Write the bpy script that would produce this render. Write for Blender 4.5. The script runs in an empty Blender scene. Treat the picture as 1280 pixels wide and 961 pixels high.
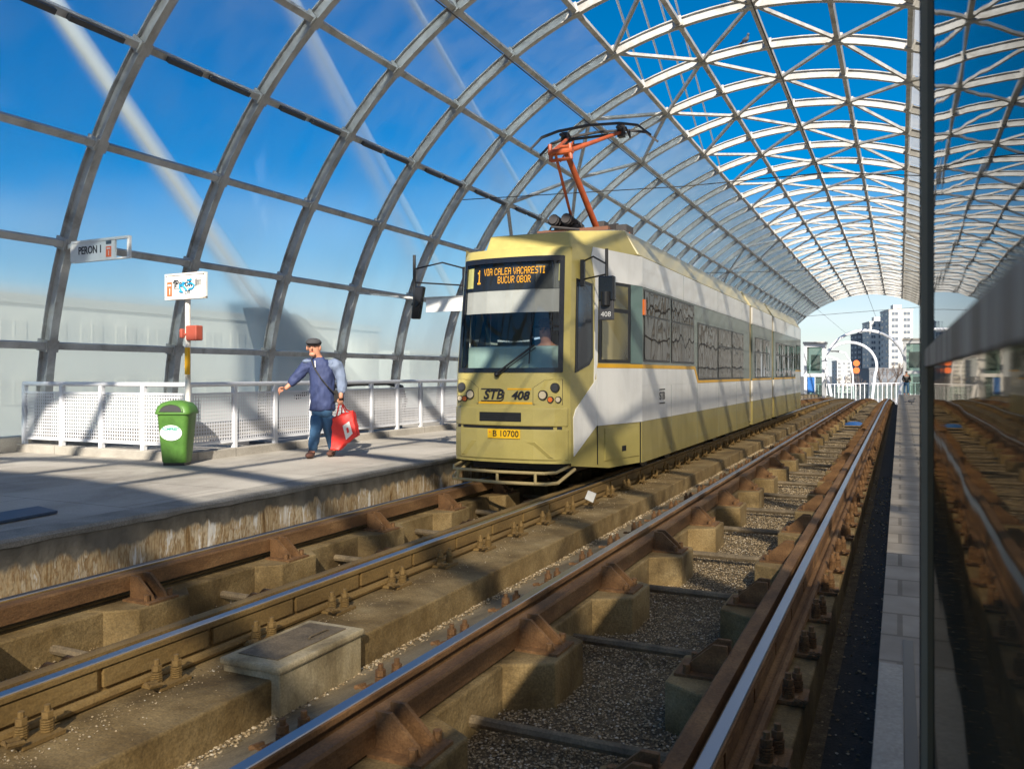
import bpy, bmesh, math, random
from mathutils import Vector, Matrix
random.seed(7)
C = bpy.context.scene.collection
PI = math.pi
# ------------------------------------------------------------------ camera model
F, CAMZ, HY = 1040.0, 1.13, 467.0
PSI = math.radians(25.0)
cs, sn = math.cos(PSI), math.sin(PSI)
def on_a(px, py, a):
    u = (px-640)/F
    t = a*(cs+sn*u)/(sn-cs*u)
    Z = a*sn+t*cs
    return Vector((-a, t, CAMZ-(py-HY)*Z/F))
def at(px, py, Z):
    Xc = (px-640)/F*Z
    return Vector((Xc*cs-Z*sn, Xc*sn+Z*cs, CAMZ-(py-HY)*Z/F))
def dz(t):
    return -0.0006*max(0.0, t-40.0)**2
# ------------------------------------------------------------------ materials
def newmat(name):
    m = bpy.data.materials.new(name); m.use_nodes = True
    nt = m.node_tree; nt.nodes.clear()
    out = nt.nodes.new('ShaderNodeOutputMaterial')
    return m, nt, out
def N(nt, t, **kw):
    n = nt.nodes.new(t)
    for k, v in kw.items():
        if k.startswith('i_'):
            key = k[2:]
            key = int(key) if key.isdigit() else key.replace('_', ' ')
            n.inputs[key].default_value = v
        else: setattr(n, k, v)
    return n
def coords(nt, stretch=(1, 1, 1)):
    tc = N(nt, 'ShaderNodeTexCoord'); mp = N(nt, 'ShaderNodeMapping')
    mp.inputs['Scale'].default_value = stretch
    nt.links.new(tc.outputs['Object'], mp.inputs['Vector'])
    return mp.outputs['Vector']
def ramp(nt, fac, stops):
    r = N(nt, 'ShaderNodeValToRGB')
    el = r.color_ramp.elements
    while len(el) < len(stops): el.new(0.5)
    for e, (p, c) in zip(el, stops):
        e.position = p; e.color = (*c, 1)
    nt.links.new(fac, r.inputs['Fac'])
    return r.outputs['Color']
def mat(name, stops, scale=4, rough=.7, metal=0, bump=0, stretch=(1,1,1), detail=6, bscale=None, spec=.5, coat=0, rvar=0, grain=0, stain=0, sscale=.9, sstretch=(1,1,1), bdist=.02):
    m, nt, out = newmat(name)
    b = N(nt, 'ShaderNodeBsdfPrincipled')
    b.inputs['Roughness'].default_value = rough; b.inputs['Metallic'].default_value = metal
    b.inputs['Specular IOR Level'].default_value = spec; b.inputs['Coat Weight'].default_value = coat
    nt.links.new(b.outputs[0], out.inputs[0])
    if isinstance(stops[0], (int, float)):
        k = stops; stops = [(.3, tuple(x*.9 for x in k)), (.7, tuple(min(1, x*1.07) for x in k))]
    v = coords(nt, stretch)
    n = N(nt, 'ShaderNodeTexNoise'); n.inputs['Scale'].default_value = scale; n.inputs['Detail'].default_value = detail
    n.inputs['Roughness'].default_value = .62
    nt.links.new(v, n.inputs['Vector'])
    col = ramp(nt, n.outputs['Fac'], stops)
    if grain:
        g = N(nt, 'ShaderNodeTexNoise', i_Scale=90.0, i_Detail=4.0)
        tc = N(nt, 'ShaderNodeTexCoord'); nt.links.new(tc.outputs['Object'], g.inputs['Vector'])
        gr = ramp(nt, g.outputs['Fac'], [(.32, (1-grain,)*3), (.68, (1+grain,)*3)])
        mx = N(nt, 'ShaderNodeMix', data_type='RGBA', blend_type='MULTIPLY'); mx.inputs[0].default_value = 1
        nt.links.new(col, mx.inputs[6]); nt.links.new(gr, mx.inputs[7]); col = mx.outputs[2]
    if stain:
        g = N(nt, 'ShaderNodeTexNoise', i_Scale=sscale, i_Detail=8.0, i_Roughness=.65, i_Distortion=.6)
        nt.links.new(coords(nt, sstretch), g.inputs['Vector'])
        gr = ramp(nt, g.outputs['Fac'], [(.36, (1-stain,1-stain*1.03,1-stain*1.08)), (.50, (1-stain*.25,)*3), (.62, (1,1,1))])
        mx = N(nt, 'ShaderNodeMix', data_type='RGBA', blend_type='MULTIPLY'); mx.inputs[0].default_value = 1
        nt.links.new(col, mx.inputs[6]); nt.links.new(gr, mx.inputs[7]); col = mx.outputs[2]
    nt.links.new(col, b.inputs['Base Color'])
    if rvar:
        rr = N(nt, 'ShaderNodeMapRange'); rr.inputs[3].default_value = max(.02, rough-rvar); rr.inputs[4].default_value = min(1, rough+rvar)
        nt.links.new(n.outputs['Fac'], rr.inputs[0]); nt.links.new(rr.outputs[0], b.inputs['Roughness'])
    if bump:
        n2 = N(nt, 'ShaderNodeTexNoise'); n2.inputs['Scale'].default_value = bscale or scale*6; n2.inputs['Detail'].default_value = min(detail, 5)
        nt.links.new(v, n2.inputs['Vector'])
        bp = N(nt, 'ShaderNodeBump'); bp.inputs['Strength'].default_value = bump; bp.inputs['Distance'].default_value = bdist
        nt.links.new(n2.outputs['Fac'], bp.inputs['Height']); nt.links.new(bp.outputs[0], b.inputs['Normal'])
    return m
def emis(name, col, st):
    m, nt, out = newmat(name)
    e = N(nt, 'ShaderNodeEmission'); e.inputs[0].default_value = (*col, 1); e.inputs[1].default_value = st
    nt.links.new(e.outputs[0], out.inputs[0]); return m
def pane(name, tint, haze, hcol, ior=1.45, rough=.02, hscale=1.5, wav=0, stretch=(1,1,1), wscale=2.0, low=None, gcol=(1,1,1), frost=0):
    """sheet glass: tinted transparency, a film of dirt and a fresnel reflection"""
    m, nt, out = newmat(name)
    tr = N(nt, 'ShaderNodeBsdfTransparent'); tr.inputs[0].default_value = (*tint, 1)
    if frost:               # cast acrylic: most of what is seen through it is softened
        rf = N(nt, 'ShaderNodeBsdfRefraction'); rf.inputs['Color'].default_value = (*tint, 1); rf.inputs['Roughness'].default_value = .42; rf.inputs['IOR'].default_value = 1.045
        mf = N(nt, 'ShaderNodeMixShader'); mf.inputs[0].default_value = frost
        nt.links.new(tr.outputs[0], mf.inputs[1]); nt.links.new(rf.outputs[0], mf.inputs[2]); tr = mf
    df = N(nt, 'ShaderNodeBsdfDiffuse'); df.inputs[0].default_value = (*hcol, 1)
    tl = N(nt, 'ShaderNodeBsdfTranslucent'); tl.inputs[0].default_value = (*hcol, 1)
    m0 = N(nt, 'ShaderNodeMixShader'); m0.inputs[0].default_value = .5
    nt.links.new(df.outputs[0], m0.inputs[1]); nt.links.new(tl.outputs[0], m0.inputs[2])
    v = coords(nt, stretch)
    n = N(nt, 'ShaderNodeTexNoise', i_Scale=hscale, i_Detail=5.0); nt.links.new(v, n.inputs['Vector'])
    mr = N(nt, 'ShaderNodeMapRange'); mr.inputs[1].default_value = .3; mr.inputs[2].default_value = .75
    mr.inputs[3].default_value = haze[0]; mr.inputs[4].default_value = haze[1]
    nt.links.new(n.outputs['Fac'], mr.inputs[0])
    hz = mr.outputs[0]
    if low:                 # splashed dirt builds up towards the foot of the glass
        tc = N(nt, 'ShaderNodeTexCoord'); sp = N(nt, 'ShaderNodeSeparateXYZ'); nt.links.new(tc.outputs['Object'], sp.inputs[0])
        lr = N(nt, 'ShaderNodeMapRange'); lr.inputs[1].default_value = 0; lr.inputs[2].default_value = low[0]; lr.inputs[3].default_value = low[1]; lr.inputs[4].default_value = 0
        nt.links.new(sp.outputs[2], lr.inputs[0])
        ah = N(nt, 'ShaderNodeMath', operation='ADD', use_clamp=True); nt.links.new(hz, ah.inputs[0]); nt.links.new(lr.outputs[0], ah.inputs[1]); hz = ah.outputs[0]
    m1 = N(nt, 'ShaderNodeMixShader'); nt.links.new(hz, m1.inputs[0])
    nt.links.new(tr.outputs[0], m1.inputs[1]); nt.links.new(m0.outputs[0], m1.inputs[2])
    gl = N(nt, 'ShaderNodeBsdfGlossy'); gl.inputs['Roughness'].default_value = rough; gl.inputs['Color'].default_value = (*gcol, 1)
    fr = N(nt, 'ShaderNodeFresnel', i_IOR=ior)
    gm = N(nt, 'ShaderNodeNewGeometry'); io = N(nt, 'ShaderNodeMapRange'); io.inputs[3].default_value = ior; io.inputs[4].default_value = 1/ior
    nt.links.new(gm.outputs['Backfacing'], io.inputs[0]); nt.links.new(io.outputs[0], fr.inputs['IOR'])   # a thin sheet reflects alike from both faces
    if wav:
        w = N(nt, 'ShaderNodeTexNoise', i_Scale=wscale, i_Detail=2.0); nt.links.new(v, w.inputs['Vector'])
        bp = N(nt, 'ShaderNodeBump'); bp.inputs['Strength'].default_value = wav; bp.inputs['Distance'].default_value = .02
        nt.links.new(w.outputs['Fac'], bp.inputs['Height']); nt.links.new(bp.outputs[0], gl.inputs['Normal'])
    m2 = N(nt, 'ShaderNodeMixShader'); nt.links.new(fr.outputs[0], m2.inputs[0])
    nt.links.new(m1.outputs[0], m2.inputs[1]); nt.links.new(gl.outputs[0], m2.inputs[2])
    nt.links.new(m2.outputs[0], out.inputs[0]); return m
def perforated(name, col, pitch, hole, axes):
    m, nt, out = newmat(name)
    b = N(nt, 'ShaderNodeBsdfPrincipled'); b.inputs['Base Color'].default_value = (*col, 1); b.inputs['Roughness'].default_value = .5
    tr = N(nt, 'ShaderNodeBsdfTransparent')
    tc = N(nt, 'ShaderNodeTexCoord'); sp = N(nt, 'ShaderNodeSeparateXYZ'); nt.links.new(tc.outputs['Object'], sp.inputs[0])
    prev = None
    for ax in axes:
        a = N(nt, 'ShaderNodeMath', operation='MULTIPLY'); a.inputs[1].default_value = 1/pitch; nt.links.new(sp.outputs[ax], a.inputs[0])
        f = N(nt, 'ShaderNodeMath', operation='FRACT'); nt.links.new(a.outputs[0], f.inputs[0])
        l = N(nt, 'ShaderNodeMath', operation='LESS_THAN'); l.inputs[1].default_value = hole; nt.links.new(f.outputs[0], l.inputs[0])
        if prev is None: prev = l
        else:
            k = N(nt, 'ShaderNodeMath', operation='MULTIPLY'); nt.links.new(prev.outputs[0], k.inputs[0]); nt.links.new(l.outputs[0], k.inputs[1]); prev = k
    ms = N(nt, 'ShaderNodeMixShader'); nt.links.new(prev.outputs[0], ms.inputs[0])
    nt.links.new(b.outputs[0], ms.inputs[1]); nt.links.new(tr.outputs[0], ms.inputs[2]); nt.links.new(ms.outputs[0], out.inputs[0])
    return m

M = {}
M['steel_paint'] = mat('steel_paint', [(.2,(.32,.28,.23)),(.45,(.47,.455,.43)),(.75,(.57,.56,.54))], 3, .5, bump=.05, spec=.4, stain=.35, sscale=2.2)
M['steel_dark'] = mat('steel_dark', (.06,.06,.065), 6, .5)
M['glazing'] = pane('glazing', (.66,.82,.92), (.03,.18), (.98,.92,.82), 1.3, .06, 1.3, stretch=(1,1,.3), low=(4.2,.34), frost=.72)
M['glazing_dusty'] = pane('glazing_dusty', (.93,.91,.85), (.52,.74), (.90,.87,.80), 1.3, .08, 1.1, stretch=(1,1,.35))
M['rust'] = mat('rust', [(.25,(.085,.040,.014)),(.5,(.19,.095,.036)),(.75,(.32,.18,.075))], 5, .8, bump=.25, bscale=60, stretch=(1,.35,1), grain=.25)
M['rust_gold'] = mat('rust_gold', [(.25,(.13,.075,.025)),(.55,(.25,.155,.05)),(.8,(.34,.23,.09))], 4, .75, bump=.2, bscale=50, stretch=(1,.4,1), grain=.2)
M['rail_shine'] = mat('rail_shine', [(0,(.40,.41,.44)),(1,(.40,.41,.44))], 1, .33, metal=1)
M['plinth'] = mat('plinth', [(.22,(.095,.058,.020)),(.42,(.21,.135,.048)),(.6,(.33,.23,.10)),(.82,(.46,.36,.19))], 2.2, .85, bump=.35, bscale=34, detail=9, grain=.25, stain=.55, sscale=1.6)
M['plinth_grey'] = mat('plinth_grey', [(.22,(.12,.09,.05)),(.5,(.25,.195,.115)),(.8,(.40,.33,.22))], 1.6, .88, bump=.3, bscale=36, detail=9, grain=.22, stain=.4, sscale=1.3)
M['box_concrete'] = mat('box_concrete', [(.25,(.22,.15,.065)),(.5,(.45,.36,.21)),(.8,(.60,.51,.35))], 4, .85, bump=.25, detail=9, stretch=(1,1,.5), grain=.18, stain=.45, sscale=3, sstretch=(1,1,.4))
M['hatch'] = mat('hatch', [(.3,(.10,.075,.045)),(.7,(.26,.195,.115))], 7, .7, bump=.15, grain=.25)
M['platform'] = mat('platform', [(.2,(.26,.235,.20)),(.5,(.42,.385,.335)),(.8,(.51,.475,.42))], .9, .8, bump=.12, bscale=60, detail=10, grain=.14, stain=.35, sscale=.7, sstretch=(1,.5,1))
M['coping'] = mat('coping', [(.25,(.17,.155,.13)),(.6,(.29,.27,.235)),(.85,(.38,.36,.32))], 3.5, .85, bump=.2, detail=9, grain=.25)
M['gravel_dirt'] = mat('gravel_dirt', [(.3,(.07,.05,.03)),(.7,(.20,.15,.085))], 14, .95, bump=.6, bscale=70, grain=.4)
M['gutter'] = mat('gutter', [(.3,(.012,.011,.01)),(.7,(.04,.036,.03))], 9, .8, bump=.5, grain=.4)
def add_joints(m, w, h, mort, dark):
    nt = m.node_tree; b = next(n for n in nt.nodes if n.type == 'BSDF_PRINCIPLED'); src = b.inputs['Base Color'].links[0].from_socket
    br = N(nt, 'ShaderNodeTexBrick', offset=.5); br.inputs['Scale'].default_value = 1; br.inputs['Brick Width'].default_value = w; br.inputs['Row Height'].default_value = h
    br.inputs['Mortar Size'].default_value = mort; br.inputs['Mortar Smooth'].default_value = .3
    br.inputs['Color1'].default_value = (1,1,1,1); br.inputs['Color2'].default_value = (.92,.92,.91,1); br.inputs['Mortar'].default_value = (dark,dark,dark,1)
    nt.links.new(coords(nt), br.inputs['Vector'])
    mx = N(nt, 'ShaderNodeMix', data_type='RGBA', blend_type='MULTIPLY'); mx.inputs[0].default_value = 1
    nt.links.new(src, mx.inputs[6]); nt.links.new(br.outputs['Color'], mx.inputs[7]); nt.links.new(mx.outputs[2], b.inputs['Base Color'])
add_joints(M['platform'], 2.4, 1.25, .009, .55)
def wallmat():
    m, nt, out = newmat('platform_wall')
    b = N(nt, 'ShaderNodeBsdfPrincipled'); b.inputs['Roughness'].default_value = .85
    v = coords(nt, (1, 5, .8)); n = N(nt, 'ShaderNodeTexNoise', i_Scale=1.5, i_Detail=5.0, i_Roughness=.66, i_Distortion=.35); nt.links.new(v, n.inputs['Vector'])
    col = ramp(nt, n.outputs['Fac'], [(.30,(.13,.075,.032)),(.38,(.33,.20,.08)),(.44,(.55,.42,.25)),(.49,(.30,.18,.075)),(.53,(.66,.56,.40)),(.57,(.46,.31,.15)),(.61,(.84,.80,.72)),(.8,(.86,.84,.79))])
    v2 = coords(nt, (1, 3, 1)); n2 = N(nt, 'ShaderNodeTexNoise', i_Scale=2.2, i_Detail=6.0); nt.links.new(v2, n2.inputs['Vector'])
    tc = N(nt, 'ShaderNodeTexCoord'); sp = N(nt, 'ShaderNodeSeparateXYZ'); nt.links.new(tc.outputs['Object'], sp.inputs[0])
    ad = N(nt, 'ShaderNodeMath', operation='MULTIPLY_ADD'); ad.inputs[1].default_value = .28; nt.links.new(n2.outputs['Fac'], ad.inputs[0]); nt.links.new(sp.outputs[2], ad.inputs[2])
    mr = N(nt, 'ShaderNodeMapRange'); mr.inputs[1].default_value = -.075; mr.inputs[2].default_value = -.035; nt.links.new(ad.outputs[0], mr.inputs[0])
    mx = N(nt, 'ShaderNodeMix', data_type='RGBA'); nt.links.new(mr.outputs[0], mx.inputs[0]); nt.links.new(col, mx.inputs[6])
    g = ramp(nt, n2.outputs['Fac'], [(.3,(.09,.08,.062)),(.7,(.22,.195,.155))]); nt.links.new(g, mx.inputs[7])
    nt.links.new(mx.outputs[2], b.inputs['Base Color'])
    n3 = N(nt, 'ShaderNodeTexNoise', i_Scale=25.0, i_Detail=6.0); bp = N(nt, 'ShaderNodeBump', i_Strength=.4, i_Distance=.02)
    nt.links.new(tc.outputs['Object'], n3.inputs['Vector']); nt.links.new(n3.outputs['Fac'], bp.inputs['Height']); nt.links.new(bp.outputs[0], b.inputs['Normal'])
    nt.links.new(b.outputs[0], out.inputs[0]); return m
M['platform_wall'] = wallmat()
def pebble_mat():
    m, nt, out = newmat('pebbles')
    b = N(nt, 'ShaderNodeBsdfPrincipled'); b.inputs['Roughness'].default_value = .85
    g = N(nt, 'ShaderNodeNewGeometry')
    col = ramp(nt, g.outputs['Random Per Island'], [(0,(.11,.08,.04)),(.35,(.30,.215,.115)),(.7,(.48,.36,.21)),(.93,(.60,.48,.32)),(1,(.75,.68,.56))])
    nt.links.new(col, b.inputs['Base Color']); nt.links.new(b.outputs[0], out.inputs[0]); return m
M['pebbles'] = pebble_mat()
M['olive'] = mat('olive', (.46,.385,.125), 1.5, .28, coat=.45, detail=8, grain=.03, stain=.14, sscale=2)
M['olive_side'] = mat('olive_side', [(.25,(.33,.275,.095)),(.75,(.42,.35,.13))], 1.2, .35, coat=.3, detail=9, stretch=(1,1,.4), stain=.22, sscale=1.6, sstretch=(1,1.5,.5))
M['roof_cream'] = mat('roof_cream', [(.25,(.52,.44,.21)),(.75,(.64,.56,.31))], 1.0, .4, coat=.2)
M['white'] = mat('white', [(.25,(.78,.77,.74)),(.75,(.86,.855,.84))], 1.0, .30, coat=.35, detail=8, stretch=(1,1,.35), stain=.10, sscale=1.8, sstretch=(1,2,.5))
M['band'] = mat('band', (.155,.19,.165), 2, .4, coat=.3)
M['teal'] = mat('teal', (.12,.20,.185), 2, .4, coat=.3)
M['yellow'] = mat('yellow', (.80,.42,.01), 3, .4)
M['plate_yellow'] = mat('plate_yellow', (.85,.50,.01), 3, .4)
M['black'] = mat('black', (.012,.012,.014), 5, .4)
M['black_gloss'] = mat('black_gloss', (.012,.014,.02), 5, .12)
M['rubber'] = mat('rubber', (.02,.02,.022), 8, .7)
M['side_glass'] = mat('side_glass', (.024,.017,.011), 1, .02, bump=.38, bscale=1.1, spec=.24, stretch=(1,1.5,.6), detail=1, bdist=.05)
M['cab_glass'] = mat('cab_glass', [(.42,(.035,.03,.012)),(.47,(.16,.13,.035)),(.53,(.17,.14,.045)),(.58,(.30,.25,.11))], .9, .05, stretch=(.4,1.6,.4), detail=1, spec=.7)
M['quarter_glass'] = mat('quarter_glass', [(.40,(.015,.02,.03)),(.5,(.03,.07,.13)),(.6,(.16,.24,.33))], 1.5, .05, detail=1, stretch=(1,1,.5), spec=.8)  # bluish blotches paint a reflection into the pane's colour
M['windscreen'] = pane('windscreen', (.82,.87,.87), (.0,.015), (.6,.6,.6), 1.5, .0)
M['dash'] = mat('dash', (.30,.40,.36), 4, .7)
M['blind'] = mat('blind', (.44,.405,.38), 5, .8, bump=.15, bscale=8)
M['interior'] = mat('interior', (.26,.33,.36), 3, .7)
M['cream_tab'] = mat('cream_tab', (.62,.54,.20), 3, .5)
M['led'] = emis('led', (1.0,.42,.02), 1.3)
M['lamp_warm'] = mat('lamp_warm', (.62,.52,.36), 9, .12, spec=.9, coat=.6)
M['lamp_dark'] = mat('lamp_dark', (.09,.09,.10), 9, .1, spec=.9, metal=.6)
M['lamp_orange'] = mat('lamp_orange', (.75,.17,.03), 9, .25)
M['bumper_tube'] = mat('bumper_tube', (.44,.34,.16), 8, .5)
M['panto_orange'] = mat('panto_orange', [(.3,(.25,.05,.018)),(.7,(.46,.10,.03))], 6, .5)
M['panto_brown'] = mat('panto_brown', (.15,.06,.03), 6, .6)
M['panto_dark'] = mat('panto_dark', (.05,.045,.045), 8, .6, metal=.3)
M['copper'] = mat('copper', (.05,.045,.04), 8, .5, metal=.4)
M['rail_white'] = mat('rail_white', [(.25,(.60,.61,.64)),(.75,(.74,.75,.77))], 3, .45)
M['mesh_x'] = perforated('mesh_x', (.62,.62,.64), .046, .64, (0, 2))
M['mesh_y'] = perforated('mesh_y', (.62,.62,.64), .046, .64, (1, 2))
M['bin_green'] = mat('bin_green', [(.25,(.055,.155,.025)),(.75,(.10,.23,.04))], 3, .45, grain=.06, stain=.3, sscale=5)
M['sticker'] = mat('sticker', (.78,.80,.80), 5, .5)
M['sticker_green'] = mat('sticker_green', (.03,.30,.22), 5, .5)
M['sticker_pale'] = mat('sticker_pale', (.33,.64,.52), 5, .5)
M['sign_white'] = mat('sign_white', [(.25,(.62,.61,.58)),(.75,(.78,.78,.76))], 4, .5)
M['sign_red'] = mat('sign_red', (.80,.15,.05), 4, .5)
M['graffiti'] = mat('graffiti', (.02,.33,.62), 4, .5)
M['ink'] = mat('ink', (.015,.015,.02), 4, .5)
M['pole_white'] = mat('pole_white', [(.3,(.52,.42,.30)),(.45,(.70,.67,.62)),(.8,(.78,.77,.74))], 6, .55)
M['box_red'] = mat('box_red', (.36,.075,.045), 6, .55)
M['skin'] = mat('skin', (.52,.24,.15), 9, .55)
M['jacket'] = mat('jacket', [(.3,(.018,.028,.085)),(.7,(.038,.055,.145))], 6, .75, bump=1.0, bscale=9, stretch=(1,1,.6))
M['jacket_pale'] = mat('jacket_pale', (.15,.19,.28), 6, .75, bump=.4, bscale=14)
M['jeans'] = mat('jeans', [(.3,(.025,.075,.16)),(.7,(.075,.18,.32))], 5, .85, bump=.4, bscale=20)
M['shoe'] = mat('shoe', (.11,.05,.035), 8, .6)
M['cap'] = mat('cap', (.05,.05,.055), 20, .85, bump=.2)
M['bag_red'] = mat('bag_red', [(.3,(.62,.022,.018)),(.7,(.80,.04,.03))], 4, .55, bump=.5, bscale=9)
M['strap'] = mat('strap', (.018,.016,.015), 8, .7)
M['shirt_blue'] = mat('shirt_blue', (.28,.42,.60), 8, .8)
M['hair'] = mat('hair', (.05,.04,.035), 20, .8)
M['facade'] = mat('facade', [(.3,(.84,.74,.60)),(.7,(.90,.81,.68))], .15, .9, stretch=(1,1,.4))
M['brown_wall'] = mat('brown_wall', [(.3,(.16,.12,.085)),(.7,(.24,.19,.14))], .3, .9)
M['facade_white'] = mat('facade_white', [(.3,(.50,.49,.46)),(.7,(.60,.59,.56))], .2, .9)
M['facade_dark'] = mat('facade_dark', (.17,.175,.19), .5, .8)
M['facade_window'] = mat('facade_window', (.13,.15,.18), .4, .25)
M['facade_pale_window'] = mat('facade_pale_window', (.80,.71,.585), .4, .3)
M['tube_white'] = mat('tube_white', [(.3,(.68,.61,.56)),(.7,(.78,.72,.67))], .4, .5)
M['hoop'] = mat('hoop', (.85,.85,.88), 1, .4)
M['strut_shade_and_tag'] = mat('strut_shade_and_tag', (.06,.085,.11), 1, .6)  # dark colour paints the strut's shaded end; a sign tag uses it too
M['bark'] = mat('bark', (.16,.12,.10), 5, .9)
M['orange'] = mat('orange', (.80,.16,.03), 1, .6)
M['blue'] = mat('blue', (.02,.13,.42), 1, .5)
M['lift_glass'] = pane('lift_glass', (.5,.62,.58), (.1,.3), (.5,.56,.54), 1.5, .02)
M['ground'] = mat('ground', [(.3,(.10,.10,.09)),(.7,(.19,.18,.16))], .05, .95)
M['pigeon'] = mat('pigeon', (.08,.085,.10), 8, .7)
M['shelter_glass_low'] = pane('shelter_glass_low', (.10,.10,.08), (.5,.82), (.21,.19,.13), 1.27, .025, 2.5, wav=.06, stretch=(1,1,.35), wscale=2.2, gcol=(.52,.47,.39))
M['shelter_glass'] = pane('shelter_glass', (.16,.175,.155), (.25,.55), (.10,.095,.065), 1.5, .012, 3.0, wav=.06, stretch=(1,1,.35), wscale=2.2, gcol=(.66,.68,.70))
M['band_steel'] = mat('band_steel', [(.40,(.05,.038,.03)),(.5,(.18,.155,.135)),(.60,(.46,.42,.38))], 16, .5, spec=.2, stretch=(1,1,.15), rvar=.12)
M['frame_olive'] = mat('frame_olive', (.30,.26,.18), 5, .5)
M['mat_blue'] = mat('mat_blue', (.03,.055,.10), 5, .5)
def slab_mat():
    m, nt, out = newmat('coping_slabs')
    b = N(nt, 'ShaderNodeBsdfPrincipled'); b.inputs['Roughness'].default_value = .8
    v = coords(nt, (1,1,1)); n = N(nt, 'ShaderNodeTexNoise', i_Scale=3.0, i_Detail=9.0); nt.links.new(v, n.inputs['Vector'])
    col = ramp(nt, n.outputs['Fac'], [(.25,(.21,.18,.145)),(.75,(.40,.35,.29))])
    br = N(nt, 'ShaderNodeTexBrick', offset=.5); br.inputs['Scale'].default_value = 1; br.inputs['Brick Width'].default_value = .42; br.inputs['Row Height'].default_value = .36
    br.inputs['Mortar Size'].default_value = .012
    br.inputs['Color1'].default_value = (1,1,1,1); br.inputs['Color2'].default_value = (.82,.82,.82,1); br.inputs['Mortar'].default_value = (.55,.53,.5,1)
    nt.links.new(v, br.inputs['Vector'])
    mx = N(nt, 'ShaderNodeMix', data_type='RGBA', blend_type='MULTIPLY'); mx.inputs[0].default_value = 1
    nt.links.new(col, mx.inputs[6]); nt.links.new(br.outputs['Color'], mx.inputs[7]); nt.links.new(mx.outputs[2], b.inputs['Base Color'])
    nt.links.new(b.outputs[0], out.inputs[0]); return m
M['slabs'] = slab_mat()

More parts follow.
